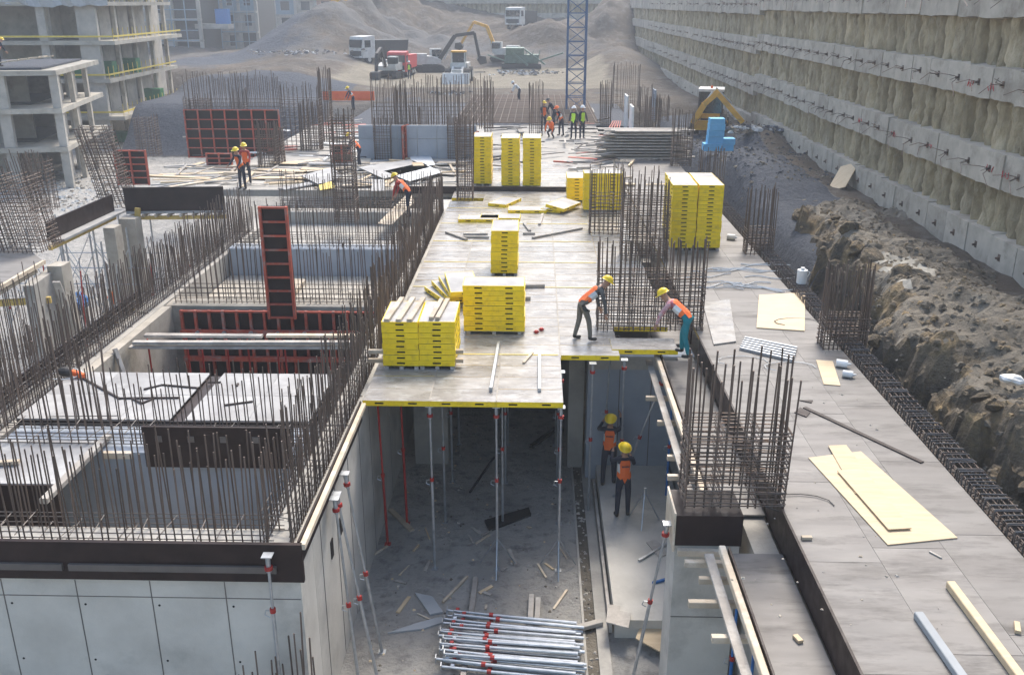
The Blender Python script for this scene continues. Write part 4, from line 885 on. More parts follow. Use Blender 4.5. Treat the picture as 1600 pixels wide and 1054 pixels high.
# blue foam blocks
fb = Zp(1108, 236)
for i, (dx, dz, w, h, d) in enumerate(((0, 0, 1.0, .4, .7), (1.02, 0, .62, .34, .7), (1.02, .34, .68, .34, .7), (.2, .4, .85, .38, .7), (.22, .78, .85, .35, .7), (.24, 1.13, .85, .33, .7), (.26, 1.46, .8, .3, .7))):
    x0 = fb.x-.3+dx; solo(MB().box(x0, x0+w, fb.y+rn.uniform(-.05, .05), fb.y+d, dz, dz+h-.012), 'foam_block', 'foam_blue', 'light blue foam block in the stack before the digger', 'foam block', (x0, fb.y, dz), 'stack of blue foam blocks')
# board leaning on the waler
p = Zp(1306, 296, .1); q = Vector((XW-.03, p.y+1.2, 1.0))
solo(MB().beam(p, q, .95, .03, up=(-.6, 0, 1)), 'leaning_board', 'plywood', 'tan board leaning against the lowest concrete waler', 'board', tuple(p))
p = Zp(1585, 592, .4); mb = MB(); mb.sphere((0, 0, 0), .2, 9, 6, (1.3, .8, .5)); mb.v = [tuple(Vector(v)*(1+.5*fbm(v[0], v[1], v[2], 6, 3))) for v in mb.v]
tag(link('plastic_bag', mb.mesh('bag', 'white'), None, p), 'crumpled white plastic bag on the rocky bank', 'bag')
# ================================================================== left side: beam forms, platform, columns, scaffold
def boardpx(label, a, b, ytop, z=0, th=.06):
    p, q = Zp(*a, z), Zp(*b, z); h = Yp(a[0], ytop, p.y).z-z; t = thing('beam_form', label, 'formwork', (p+q)/2)
    wpart(MB().beam(p+Vector((0, 0, h/2)), q+Vector((0, 0, h/2)), th, h), 'side_board', 'film_ply', t)
    wpart(MB().beam(p+Vector((0, .3, -.05)), q+Vector((0, .3, -.05)), .8, .08), 'bottom_board', 'grey_ply', t)
    d = (q-p); n = int(d.length/.45)
    for i in range(n):
        c = p+d*(i+.5)/n; wpart(MB().beam(c+Vector((0, -.25, -.15)), c+Vector((0, .9, -.15)), .08, .1), 'joist', 'wood', t)
    wpart(MB().beam(p+Vector((0, .0, -.27)), q+Vector((0, .0, -.27)), .12, .14), 'main_beam', 'wood_yellow', t)
    return t
boardpx('dark beam form behind the left starter bars', (197, 330), (352, 328), 293)
boardpx('oblique dark beam form beside the left platform', (76, 376), (178, 329), 347)
P4 = [Zp(*q) for q in ((-60, 430), (0, 449), (69, 409), (40, 385), (-60, 380))]
t = thing('left_platform', 'brown plywood platform on a concrete wall under the large dense cage', 'formwork', P4[1])
wpart(MB().prism([(p.x, p.y) for p in P4], -.06, -.0), 'plywood_sheet', 'brown_ply', t)
wpart(MB().beam(P4[1]+Vector((0, 0, .0)), P4[2], .1, .12), 'edge_timber', 'wood', t); wpart(MB().beam(P4[1]+Vector((-.2, -.2, -.25)), P4[2]+Vector((-.2, -.2, -.25)), .1, .1), 'bearer', 'wood', t)
p, q = Zp(14, 440), Zp(66, 412)
wpart(MB().beam(p+Vector((.2, .6, -2.3)), q+Vector((0, .5, -2.3)), .3, 4.0), 'wall_under', 'concrete', t)
for lab, xl, xr, yt in (('concrete column under the left platform corner', 72, 95, 411), ('concrete column under the oblique beam form end', 184, 210, 338), ('slender concrete column behind the shoring tower', 160, 178, 352)):
    p, q = Zp(xl, yt), Zp(xr, yt); wallbox('concrete_column', lab, p.x, q.x, p.y, p.y+.6, FLOOR, -.1, 'concrete_white', 'column')
timber('yellow timber girder leaning by the dark beam form', Yp(215, 325, 35.4), Yp(215, 380, 35.4), .2, .12, 'wood_yellow')
timber('long grey plank leaning beside the left column', Zp(88, 440, -.2), Zp(136, 562, -3.2), .22, .06, 'wood_grey')
timber('yellow girder under the left platform', Zp(-10, 474, -1), Zp(80, 468, -1), .12, .2, 'wood_yellow')
sc = thing('scaffold_tower', 'grey shoring scaffold tower under the oblique beam form', 'scaffold', (-17, 36, FLOOR))
for x in (-19.6, -18.3, -17.0, -15.7):
    for y in (32.5, 34.7, 37):
        wpart(MB().cyl((x, y, FLOOR), (x, y, -.4), .035, 6), 'post', 'galv', sc)
        if x < -16: wpart(MB().cyl((x, y, FLOOR+.4), (x+1.3, y, -1.2), .02, 5).cyl((x+1.3, y, FLOOR+.4), (x, y, -1.2), .02, 5), 'brace', 'galv', sc)
        wpart(MB().cyl((x, y, -2), (x+1.3, y, -2), .02, 5), 'ledger', 'galv', sc)
for i, (x, y, c, m) in enumerate(((-16.9, 36.2, 'orange sack among the shoring posts', 'orange'), (-16.0, 34.0, 'yellow form block among the shoring posts', 'yellow'), (-17.6, 32.4, 'white bundle on the floor under the beam form', 'white'), (-18.6, 35.5, 'blue crate among the shoring posts', 'blue'))):
    mb = MB().sphere((0, 0, .4), .6, 9, 6, (1, .8, .65)); mb.v = [tuple(Vector(v)*(1+.3*fbm(v[0]+i*5, v[1], v[2], 2, 3))) for v in mb.v]
    tag(link('bundle', mb.mesh('bundle', m), None, (x, y, FLOOR)), c, 'bundle')
for i in range(8): prop('steel_prop', 'red prop standing on the left lower floor', (-19+.9*i, 31.5+.9*(i % 3), FLOOR), (-19+.9*i+.2, 31.5+.9*(i % 3), -1.2), 'red' if i % 2 else 'galv', 'props on the left lower floor', headplate=False)
bs = thing('blue_scaffold', 'blue scaffold frame in the lower left shaft', 'scaffold', (-12.6, 17, FLOOR))
for x in (-13.3, -12.4):
    for y in (15.5, 17, 18.5): wpart(MB().cyl((x, y, FLOOR), (x, y, -.9), .03, 6), 'post', 'blue', bs)
for z in (-3, -2.2, -1.4):
    for y in (15.5, 17, 18.5): wpart(MB().cyl((-13.3, y, z), (-12.4, y, z), .022, 5), 'ledger', 'blue', bs)
    wpart(MB().cyl((-12.4, 15.5, z), (-12.4, 18.5, z+.7), .02, 5), 'brace', 'blue', bs)
o = rubble('left_rubble', 600, lambda: (lambda p: (p.x, p.y, FLOOR))(Zp(rn.uniform(85, 215), rn.uniform(262, 330), FLOOR)), .05, .2, ['concrete_white', 'soil', 'net_grey']); tag(o, 'heap of broken rubble on the left lower floor', 'rubble')
# ================================================================== concrete frame buildings
def frame_building(label, corner, yaw, W, D, levels, bx_, by_, colw=.45, rail=True, bins=0, extra=0, cornerw=1.0):
    t = thing('frame_building', label, 'building', corner, yaw)
    for i, z in enumerate(levels):
        e = extra if i % 2 else extra*.4
        MB().box(-W, e, -.15, D, z-.32, z).build('floor_slab', 'concrete_warm', t); MB().box(-W+.2, -2.6, 2.6, D-.8, z+.02, z+.06).build('screed', 'grey_cloth', t)
        if rail and 0 < i < len(levels)-1:
            MB().box(-W, e-.05, -.12, -.08, z+.28, z+.42).build('yellow_railing', 'yellow_line', t); MB().box(e-.12, e-.08, -.1, D, z+.28, z+.42).build('yellow_railing', 'yellow_line', t)
            for k in range(int(D/1.2)): MB().cyl((e-.1, k*1.2, z), (e-.1, k*1.2, z+1), .025, 5).build('railing_post', 'yellow_line', t)
        if i == len(levels)-1: continue
        z1 = levels[i+1]-.33; x = 0; first = True
        while x > -W:
            w = cornerw if first else colw*1.5
            MB().box(x-w-.05, x-.05, .05, .05+colw, z+.01, z1).build('column', 'concrete', t); first = False; x -= bx_
        y = by_
        while y < D:
            MB().box(-.4, -.1, y, y+colw, z+.01, z1).build('column', 'concrete_white', t); MB().box(-1.6, -1.4, y-.2, y+by_*.55, z+.01, z1).build('partition', 'concrete', t); y += by_
        MB().box(-W+.5, -3.2, 4.5, 4.7, z+.01, z1).build('back_wall', 'concrete_warm', t)
        MB().box(-5.5, -4.6, 2.2, 4.4, z+.01, z1).build('partition', 'concrete', t)
        MB().box(-W+.3, -3, D-.6, D-.3, z+.01, z1).build('back_wall', 'concrete', t)
    return t
lv = [-4.4, -1.35, 1.7, 4.75, 7.8, 10.9]
cA = Yp(160, 100, 80)
frame_building('large concrete frame building with yellow railings and open floors', (cA.x, 80, 0), R(4), 26, 19, lv, 4.1, 4.6, extra=1.3, cornerw=1.6)
for i, (dx, dy, z) in enumerate(((-3.2, 1.6, 1.7), (-5.4, 1.8, 1.7), (-7.4, 2.0, 1.7), (-12.6, 2.0, 1.7), (-1.3, 3.4, 1.7), (-1.2, 8.2, 1.7), (-1.0, 4.2, -4.4), (-1.0, 12.5, -1.35))):
    solo(MB().box(-.8, .8, -.5, .5, 0, 1.25).box(-.85, .85, -.55, -.5, 1.1, 1.2).box(-.05, .05, -.54, -.5, 0, 1.1), 'green_crate', 'green', 'green crate on an open floor of the large frame building', 'crate', (0, 0, 0), 'green crates in the frame building').location = (cA.x+dx, 80+dy, z+.01)
mb = MB(); n = 60
for i in range(n+1):
    x = cA.x-26+27.4*i/n; w = fbm(i, 0, 0, .35, 3); mb.v += [(x, 79.6+.25*w, 8.9), (x, 79.45+.4*w, 8.2), (x, 79.4+.35*fbm(i, 5, 0, .4, 3), 7.45+.25*fbm(i, 9, 0, .6, 3))]
for i in range(n):
    for j in range(2): mb.f.append((i*3+j, i*3+j+1, i*3+j+4, i*3+j+3)); mb.m.append(0)
solo(mb, 'dust_net', 'net_grey', 'pale dust netting draped along the top of the large frame building', 'netting', (cA.x-12, 79.5, 8))
cB = Yp(98, 175, 62)
frame_building('lower concrete frame with a covered upper deck left of the large building', (cB.x, 62, 0), R(12), 16, 12, [-4.3, -1.3, 1.2, 3.6], 3.2, 4, rail=False, extra=0, cornerw=.5)
solo(MB().box(-16, -1, .5, 11, 3.62, 3.75), 'roof_net', 'gravel', 'dark grey netting spread over the lower concrete frame', 'netting', (0, 0, 0)).matrix_world = Matrix.Translation((cB.x, 62, 0)) @ Matrix.Rotation(R(12), 4, 'Z')
lad = thing('ladder_platform', 'wooden ladder frame lying on the lower concrete frame', 'ladder', (cB.x-3, 62.5, 3.9))
for y in (0, 1.1): MB().beam((-2, y, 0), (2, y+.3, .5), .12, .08).build('rail', 'wood', lad)
for k in range(6): MB().beam((-1.8+k*.7, 0, .05+k*.09), (-1.8+k*.7, 1.2, .05+k*.09), .08, .06).build('rung', 'wood', lad)
def block(label, x0, x1, Y, z0, z1, depth, st, bay, infill, scaf, name='apartment_block'):
    t = thing(name, label, 'building', ((x0+x1)/2, Y, z0))
    wpart(MB().box(x0+.6, x1-.6, Y+1.2, Y+depth, z0, z1), 'core', 'grey_cloth', t); n = int((z1-z0)/st); nb = max(1, round((x1-x0)/bay)); bw_ = (x1-x0)/nb
    for i in range(n+1): wpart(MB().box(x0, x1, Y-.1, Y+1.4, z0+i*st-.3, z0+i*st), 'floor_slab', 'concrete', t)
    for i in range(n):
        za, zb = z0+i*st+.003, z0+(i+1)*st-.303
        for k in range(nb+1): wpart(MB().box(x0+k*bw_-.25, x0+k*bw_+.25, Y-.05, Y+.5, za, zb), 'column', 'concrete', t)
        for k in range(nb):
            if rn.random() < .2: continue
            a, b = x0+k*bw_+.26, x0+(k+1)*bw_-.26; m = rn.choice(infill); c, d = a+(b-a)*.25, b-(b-a)*.25; e, g = za+.8, zb-.35
            wpart(MB().box(a, c, Y+.1, Y+.35, za, zb).box(d, b, Y+.1, Y+.35, za, zb).box(c, d, Y+.1, Y+.35, za, e).box(c, d, Y+.1, Y+.35, g, zb), 'infill_wall', m, t)
    if scaf:
        for k in range(int((x1-x0)/2.2)+1): wpart(MB().cyl((x0+k*2.2, Y-1, z0), (x0+k*2.2, Y-1, z1), .09, 5), 'scaffold_post', 'scaf_blue', t)
        for i in range(int((z1-z0)/1.5)): wpart(MB().cyl((x0, Y-1, z0+i*1.5), (x1, Y-1, z0+i*1.5), .07, 5), 'scaffold_ledger', 'scaf_blue', t)
    return t
a, b = Yp(235, 95, 150), Yp(318, 95, 150)
block('far block wrapped in blue grey scaffolding', a.x, b.x, 150, a.z, a.z+18, 14, 3.1, 3.4, ['net_grey', 'concrete', 'scaf_blue'], True)
a, b = Yp(352, 80, 158), Yp(405, 80, 158)
block('second far block with open lower storey behind the gravel heap', a.x, b.x, 158, a.z, a.z+18, 14, 3.1, 3.2, ['scaf_blue', 'concrete'], True)
a, b = Yp(400, 48, 205), Yp(527, 48, 205)
block('distant brick infilled block on the hillside', a.x, b.x, 205, a.z, a.z+18, 16, 3.2, 4.5, ['brick', 'scaf_blue', 'concrete_white'], False)
a, b = Yp(310, 60, 152), Yp(360, 45, 152)
solo(MB().box(a.x, b.x, 151, 154, b.z, b.z+.7), 'bridge_slab', 'concrete', 'concrete bridging slab between the two far blocks', 'slab', ((a.x+b.x)/2, 152, b.z))
solo(MB().box(-1, 1, -.6, .6, 0, 2.2), 'site_hut', 'blue', 'small blue cabin on the bridging slab', 'cabin', (0, 0, 0)).location = (b.x-1, 152, b.z+.7)
# ================================================================== tower crane mast
cr = thing('tower_crane', 'blue lattice tower crane mast rising from the far slab', 'crane', (2.95, 73.2, 0))
mb = MB(); w = .68; S = 2.0
for x in (-w, w):
    for y in (-w, w): mb.beam((x, y, 0), (x, y, S), .12, .12)
for z in (0, S/2):
    for a, b in (((-w, -w), (w, -w)), ((w, -w), (w, w)), ((w, w), (-w, w)), ((-w, w), (-w, -w))):
        mb.beam((*a, z), (*b, z), .06, .06); mb.beam((*a, z), (*b, z+S/2), .05, .05)
sec = mb.mesh('mast_section', 'crane_blue')
for i in range(14): link('mast_section', sec, cr, (0, 0, i*S))
MB().box(-1.4, 1.4, -1.4, 1.4, -.1, .02).build('base_pad', 'concrete', cr)
# ================================================================== machines
def wheel(t, x, y, r_, w, name='wheel'):
    o = MB().cyl((x-w/2, y, r_), (x+w/2, y, r_), r_, 18).build('wheel', 'rubber', t); MB().cyl((x-w/2-.02, y, r_), (x+w/2+.02, y, r_), r_*.5, 12).build('rim', 'machine_white', o)
def backhoe(loc, rz):
    t = thing('backhoe_loader', 'yellow backhoe loader with folded digging arm beside the retaining wall', 'digger', loc, rz)
    for x in (-.85, .85): wheel(t, x, -.6, .72, .45); wheel(t, x*.95, 2.0, .5, .35)
    MB().box(-.55, .55, -1.1, 3.0, .55, 1.05).build('chassis', 'dark_metal', t)
    MB().xprism([(.9, 1.0), (3.0, 1.0), (3.05, 1.5), (2.8, 1.75), (.9, 1.9)], -.5, .5).build('bonnet', 'cat_yellow', t)
    MB().box(-.75, .75, -.95, .9, .95, 1.35).build('cab_base', 'cat_yellow', t)
    c = MB().box(-.70, .70, -.9, .85, 1.36, 2.68).build('cab_glass', 'glass', t)
    for x in (-.73, .73):
        for y in (-.92, .0, .87): MB().beam((x, y, 1.3), (x*.97, y, 2.72), .09, .09).build('cab_pillar', 'dark_metal', t)
    MB().box(-.8, .8, -1.05, .95, 2.70, 2.86).build('cab_roof', 'machine_white', t); MB().cyl((0, -.3, 2.86), (0, -.3, 3.02), .07, 8).build('beacon', 'orange', t)
    MB().box(-1.15, 1.15, -1.45, -1.15, .35, .95).build('rear_frame', 'cat_yellow', t)
    for s_ in (-1, 1): MB().beam((s_*1.0, -1.4, .95), (s_*1.25, -1.5, .04), .16, .2).build('stabiliser', 'dark_metal', t)
    b = [(-1.0, -1.7, .8), (-.35, -1.75, 2.0), (.45, -1.75, 2.75)]
    MB().beam(b[0], b[1], .32, .36).beam(b[1], b[2], .30, .32).build('boom', 'cat_yellow', t); MB().cyl((-.8, -1.6, 1.35), (.1, -1.6, 2.75), .06, 8).build('boom_ram', 'galv', t)
    MB().beam((.25, -1.78, 2.85), (2.1, -1.8, .95), .26, .30).build('dipper', 'cat_yellow', t); MB().cyl((.3, -1.7, 3.0), (1.3, -1.7, 2.1), .06, 8).build('dipper_ram', 'galv', t)
    MB().xprism([(-1.5, .9), (-2.1, .9), (-2.2, .45), (-1.9, .15), (-1.5, .3)], 2.0, 2.6).build('bucket', 'dark_metal', t)
    MB().xprism([(3.3, .1), (4.1, .05), (3.4, .75), (3.2, .7)], -1.15, 1.15).build('loader_bucket', 'dark_metal', t); 
    for s_ in (-.7, .7): MB().beam((s_, 1.6, 1.3), (s_, 3.4, .6), .14, .22).build('loader_arm', 'cat_yellow', t)
    return t
p = Zp(1112, 206); backhoe((p.x+.1, p.y+1.5, ground_h(p.x, p.y)-.05), R(-12))
def excavator(label, loc, rz, body, arm, pts, sc_=1.0, bucket=True):
    t = thing('excavator', label, 'excavator', loc, rz); t.scale = (sc_,)*3
    for x in (-1.1, 1.1):
        mb = MB(); prof = [(-1.9, .45), (-1.6, .08), (1.6, .08), (1.9, .45), (1.6, .85), (-1.6, .85)]; mb.xprism(prof, x-.28, x+.28); tk = mb.build('track', 'rubber', t)
        for y in (-1.4, -.7, 0, .7, 1.4): MB().cyl((x-.3, y, .35), (x+.3, y, .35), .2, 8).build('roller', 'dark_metal', tk)
    MB().box(-.8, .8, -.9, .9, .5, 1.0).build('undercarriage', 'dark_metal', t)
    MB().xprism([(-2.4, 1.05), (1.3, 1.05), (1.3, 1.6), (.2, 2.0), (-2.4, 2.0), (-2.6, 1.5)], -1.3, 1.3).build('upper_body', body, t)
    c = MB().box(-1.28, -.2, .1, 1.5, 1.3, 2.85).build('cab', body, t); MB().box(-1.3, -.18, .3, 1.52, 1.9, 2.7).build('cab_window', 'glass', c); MB().box(-.1, 1.2, -2.3, -.4, 2.0, 2.3).build('engine_cover', body, t)
    for i, (a, b) in enumerate(zip(pts, pts[1:])): MB().beam((.25, *a), (.25, *b), .38, .5-.08*i, ).build('boom' if i < 2 else 'stick', arm, t)
    a = pts[-1]; MB().xprism([(a[0], a[1]+.2), (a[0]+.8, a[1]+.1), (a[0]+.9, a[1]-.7), (a[0]+.1, a[1]-.9), (a[0]-.3, a[1]-.3)], -.3, .8).build('bucket', 'dark_metal', t)
    MB().cyl((.25, pts[0][0]+.6, pts[0][1]), (.25, (pts[1][0]+pts[0][0])/2+.3, (pts[1][1]+pts[0][1])/2), .09, 8).build('boom_ram', 'galv', t)
    return t
def onground(x, y, Y): 
    p = Yp(x, y, Y); return (p.x, Y, ground_h(p.x, Y))
excavator('white excavator standing before the red truck', onground(610, 124, 104), R(170), 'machine_white', 'dark_metal', [(1.2, 1.6), (2.6, 3.9), (4.4, 3.2), (4.8, 1.0)], .8)
excavator('white excavator with dark raised boom beside the wheel loader', onground(672, 112, 115), R(-80), 'machine_white', 'dark_metal', [(1.2, 1.6), (3.2, 4.4), (5.6, 4.7), (6.2, 1.8)], .95)
excavator('tan excavator on the spoil slope by the green crusher', onground(787, 85, 124), R(80), 'machine_white', 'cat_yellow', [(1.2, 1.6), (2.6, 5.0), (4.6, 5.6), (6.6, 2.5)], .85)
def truck(label, loc, rz, col):
    t = thing('truck', label, 'truck', loc, rz)
    for y in (2.4, -1.2, -2.5):
        for x in (-1.0, 1.0): wheel(t, x, y, .5, .35)
    MB().box(-.5, .5, -3.4, 3.3, .6, .95).build('chassis', 'dark_metal', t)
    c = MB().xprism([(1.5, .7), (3.5, .7), (3.5, 1.9), (3.25, 3.1), (1.5, 3.2)], -1.22, 1.22).build('cab', col, t)
    MB().box(-1.1, 1.1, 3.38, 3.53, 1.85, 2.75).build('windscreen', 'glass', c); MB().box(-1.25, 1.25, 2.2, 3.1, 1.9, 2.7).build('side_window', 'glass', c); MB().box(-1.0, 1.0, 3.5, 3.56, .9, 1.5).build('grille', 'dark_metal', c)
    for x in (-.9, .9): MB().box(x-.18, x+.18, 3.5, 3.57, .75, .95).build('headlight', 'white', c)
    MB().xprism([(-3.6, 1.0), (1.3, 1.0), (1.4, 2.7), (-3.9, 2.6)], -1.25, 1.25).build('tipper_body', col if col != 'machine_white' else 'dark_metal', t)
    return t
truck('red tipper truck parked behind the white excavator', onground(629, 117, 108), R(176), 'truck_red').scale = (.85,)*3
truck('truck with white cab and dark tipper by the red truck', onground(592, 104, 118), R(140), 'machine_white')
truck('small white vehicle on the upper spoil slope', onground(814, 48, 150), R(160), 'machine_white')
def loader(label, loc, rz):
    t = thing('wheel_loader', label, 'loader', loc, rz)
    for x in (-1.0, 1.0):
        for y in (-1.2, 1.5): wheel(t, x, y, .75, .55)
    MB().box(-.9, .9, -2.6, .3, .8, 1.9).build('rear_body', 'machine_white', t); MB().box(-.75, .75, -.6, .9, 1.5, 2.0).build('cab_base', 'machine_white', t)
    c = MB().box(-.65, .65, -.5, .8, 2.0, 3.0).build('cab', 'glass', t); MB().box(-.75, .75, -.6, .9, 3.0, 3.15).build('cab_roof', 'cat_yellow', t)
    for x in (-.66, .66):
        for y in (-.5, .8): MB().beam((x, y, 1.95), (x, y, 3.0), .1, .1).build('cab_pillar', 'machine_white', t)
    MB().box(-.5, .5, .3, 2.4, .7, 1.4).build('front_frame', 'machine_white', t)
    for x in (-.5, .5): MB().beam((x, 1.2, 1.5), (x, 3.0, .7), .2, .3).build('lift_arm', 'machine_white', t)
    MB().xprism([(2.8, .1), (3.9, .05), (3.2, 1.1), (2.8, 1.1)], -1.35, 1.35).build('bucket', 'machine_white', t)
loader('white wheel loader facing the haul road', onground(718, 126, 101), R(178))
ck = onground(815, 108, 120)
t = thing('crusher_plant', 'green mobile crushing plant with conveyors on the spoil', 'crusher', ck); t.scale = (.8, .8, .62)
MB().box(-2.6, 2.6, -1.2, 1.2, 1.0, 2.6).build('body', 'crusher_green', t); MB().xprism([(-1.4, 2.6), (1.4, 2.6), (1.9, 3.9), (-1.9, 3.9)], -2.4, .4).build('hopper', 'crusher_green', t)
MB().box(-3, 3, -1.5, 1.5, .0, .9).build('track', 'dark_metal', t)
for a, b in (((2, -1, 1.2), (6.4, -1.4, 3.0)), ((-2, -1, 1.2), (-5.2, -1.4, 2.6)), ((.5, -1, 3.6), (3.6, -1.3, .8)), ((-1.8, -1.2, 3.5), (1.0, -1.5, .6))): MB().beam(a, b, .7, .25).build('conveyor', 'crusher_green', t)
for k in range(6): MB().beam((-2.6+k, -1.3, .9), (-2.2+k, -1.35, 3.4), .12, .12).build('strut', 'crusher_green', t)
rg = onground(560, 58, 150)
t = thing('drill_rig', 'tall dark piling rig with a yellow base on the spoil ridge', 'drill rig', rg)
MB().box(-3.6, -.6, -1.2, 1.2, .9, 2.8).build('upper_body', 'cat_yellow', t)
for y in (-1.2, 1.2): MB().box(-3, 1.6, y-.3, y+.3, 0, .9).build('track', 'rubber', t)
for x in (0, 1.4):
    for y in (-.4, .4): MB().beam((x, y, .5), (x*.8+.2, y, 16), .2, .2).build('mast_chord', 'dark_metal', t)
for k in range(14): MB().beam((0, -.4, 1+k), (1.4, -.4, 2+k), .12, .12).build('mast_lacing', 'dark_metal', t)
MB().cyl((2.2, 0, .2), (2.2, 0, 14), .25, 8).build('kelly_bar', 'dark_metal', t); MB().beam((-1, 0, 2.6), (.2, 0, 9), .4, .4).build('back_stay', 'dark_metal', t)
# piles of stone on the far haul level
for i, (x, y, Y, s_) in enumerate(((830, 118, 112, 2.2), (470, 108, 112, 3.0), (1180, 228, 55, .8), (700, 150, 86, .8))):
    p = onground(x, y, Y); o = rubble('stone_heap', 160, lambda: (p[0]+rn.gauss(0, s_), p[1]+rn.gauss(0, s_*.7), p[2]+rn.random()*.25*s_*.5), .08, .3, ['soil', 'net_grey', 'gravel']); tag(o, ('stone heap on the haul road by the crusher', 'stone heap below the gravel mound', 'heap of earth clods before the digger bucket', 'stone heap on the haul edge behind the bar mat')[i], 'stones')
strew(40, 760, 960, 185, 262, .05, 2.0, 'dark offcut lying about on the rear slab behind the stacks', 'offcuts behind the stacks', ('wood_grey', 'dark_metal', 'film_ply', 'red_rust'), .7, .3)
strew(36, 300, 560, 200, 250, .05, 2.0, 'rusty scrap lying by the red formwork', 'scrap by the red formwork', ('red_rust', 'film_ply', 'wood_grey', 'dark_metal', 'white'), .6, .4)
#PART4
# ================================================================== people
def person(label, loc, rz, bend=0, arms=((0, .1, .2, .1), (0, .1, .2, .1)), legs=((0, .05), (0, .05)), top='orange', sleeve='navy', trousers='navy', hat='hat_yellow', look=0, s=1.0, group=None, vest=True, crouch=0, text=False):
    """arms: (upper fwd, upper out, fore fwd, fore out) right and left; legs: (thigh fwd, shin back); angles from straight down; faces +y"""
    t = thing('person', label, 'person', loc, rz, group)
    def D(f, o): return Vector((math.sin(o), math.sin(f)*math.cos(o), -math.cos(f)*math.cos(o)))
    V, E, RAD, TAGS = [], [], [], []
    def add(p, r, tg, par=None):
        V.append(Vector(p)); RAD.append(r if isinstance(r, tuple) else (r, r)); TAGS.append(tg)
        if par is not None: E.append((par, len(V)-1))
        return len(V)-1
    up = Vector((0, math.sin(bend), math.cos(bend))); fw = Vector((0, math.cos(bend), -math.sin(bend)))
    pel = add((0, 0, 0), (.15, .115), 'hip')
    wa = add(up*.2, (.145, .11), 'torso', pel); ch = add(up*.42, (.17, .12), 'torso', wa); sh = add(up*.53, (.10, .08), 'torso', ch)
    nk = add(up*.60, .055, 'skin', sh); hb = bend*.55+look; hu = Vector((0, math.sin(hb), math.cos(hb))); hf = Vector((0, math.cos(hb), -math.sin(hb)))
    h1 = add(V[nk]+hu*.09+hf*.02, (.075, .09), 'skin', nk); h2 = add(V[h1]+hu*.10, (.075, .09), 'skin', h1); h3 = add(V[h2]+hu*.05, .055, 'skin', h2)
    add(V[h1]+hf*.105+hu*.03, .016, 'skin', h1)
    low = 0
    for k, sg in enumerate((1, -1)):
        a = arms[k]; S = add(up*.5+Vector((sg*.19, 0, 0)), .062, 'sleeve', sh)
        el = add(V[S]+D(a[0], sg*a[1])*.29, .052, 'sleeve', S); d2 = D(a[2], sg*a[3]); wr = add(V[el]+d2*.25, .033, 'sleeve', el)
        pm_ = add(V[wr]+d2*.08, (.042, .022), 'skin', wr)
        sd_ = d2.cross(Vector((sg, 0, 0))); sd_ = sd_.normalized() if sd_.length > .1 else Vector((0, 1, 0))
        for q, (o_, ln) in enumerate(((-.03, .075), (-.01, .085), (.01, .08), (.03, .06))):
            f1 = add(V[pm_]+sd_*o_+d2*.035, .0095, 'skin', pm_); f2 = add(V[f1]+d2*ln*.5+Vector((-sg*.012, 0, 0)), .009, 'skin', f1); add(V[f2]+d2*ln*.35+Vector((-sg*.025, 0, 0)), .008, 'skin', f2)
        th = add(V[wr]+d2*.03-sd_*.04+Vector((-sg*.015, 0, 0)), .012, 'skin', wr); add(V[th]+d2*.045-sd_*.012, .010, 'skin', th)
        lg = legs[k]; hp = add((sg*.10, 0, -.06), .095, 'trousers', pel); kn = add(V[hp]+D(lg[0], sg*.06)*.42, .072, 'trousers', hp); an = add(V[kn]+D(-lg[1]+lg[0]*.0, sg*.02)*.41, .055, 'trousers', kn)
        hl = add(V[an]+Vector((0, -.03, -.055)), .045, 'boot', an); add(V[an]+Vector((sg*.02, .17, -.062)), (.045, .035), 'boot', hl)
        low = min(low, V[hl].z-.045)
    me = bpy.data.meshes.new('body'); me.from_pydata(V, E, []); me.update()
    tmp = bpy.data.objects.new('body_tmp', me); COL.objects.link(tmp)
    md = tmp.modifiers.new('skin', 'SKIN'); sv = me.skin_vertices[0].data
    for i, r_ in enumerate(RAD): sv[i].radius = r_
    sv[0].use_root = True; md.use_smooth_shade = True
    tmp.modifiers.new('sub', 'SUBSURF').levels = 1; tmp.modifiers['sub'].render_levels = 1
    dg = bpy.context.evaluated_depsgraph_get(); bm_ = bpy.data.meshes.new_from_object(tmp.evaluated_get(dg)); bpy.data.objects.remove(tmp)
    bm_.materials.clear(); names = ['skin', sleeve, trousers, 'boot', top]
    for nme in names: bm_.materials.append(MATS[nme])
    idx = {'skin': 0, 'sleeve': 1, 'trousers': 2, 'boot': 3, 'hip': 2, 'torso': 1}
    segs = [(V[a], V[b], TAGS[b]) for a, b in E]
    def near(p):
        best, bt = 9, 'torso'
        for a, b, tg in segs:
            ab = b-a; u_ = max(0, min(1, (p-a).dot(ab)/max(1e-6, ab.length_squared))); dd = (p-a-ab*u_).length
            if dd < best: best, bt = dd, tg
        return bt
    vests = MB(); nm = {}
    for pol in bm_.polygons:
        tg = near(pol.center); pol.material_index = idx[tg]; pol.use_smooth = True
        if vest and tg in ('torso',):
            q = [bm_.vertices[v].co+bm_.vertices[v].normal*.014 for v in pol.vertices]; rel = pol.center.dot(up); rx = pol.center.x
            vests.cur = 1 if (abs(rel-.2) < .03 or (abs(abs(rx)-.11) < .025 and rel > .2)) and top in ('orange', 'lime') else 0; vests.quad(q)
    z0 = -low
    body = link('body', bm_, t, (0, 0, z0)); t.scale = (s, s, s)
    if vests.f: 
        vo = link('vest', vests.mesh('vest', [top, 'reflect'], smooth=True), t, (0, 0, z0))
        if text:
            for k in range(6):
                m_ = MB().box(-.085+k*.03, -.064+k*.03, -.006, .006, -.016, .016); o_ = m_.build('lettering', 'navy', vo); o_.location = up*.36+fw*(-.145)+Vector((0, 0, 0)); o_.rotation_euler = (-bend, 0, 0)
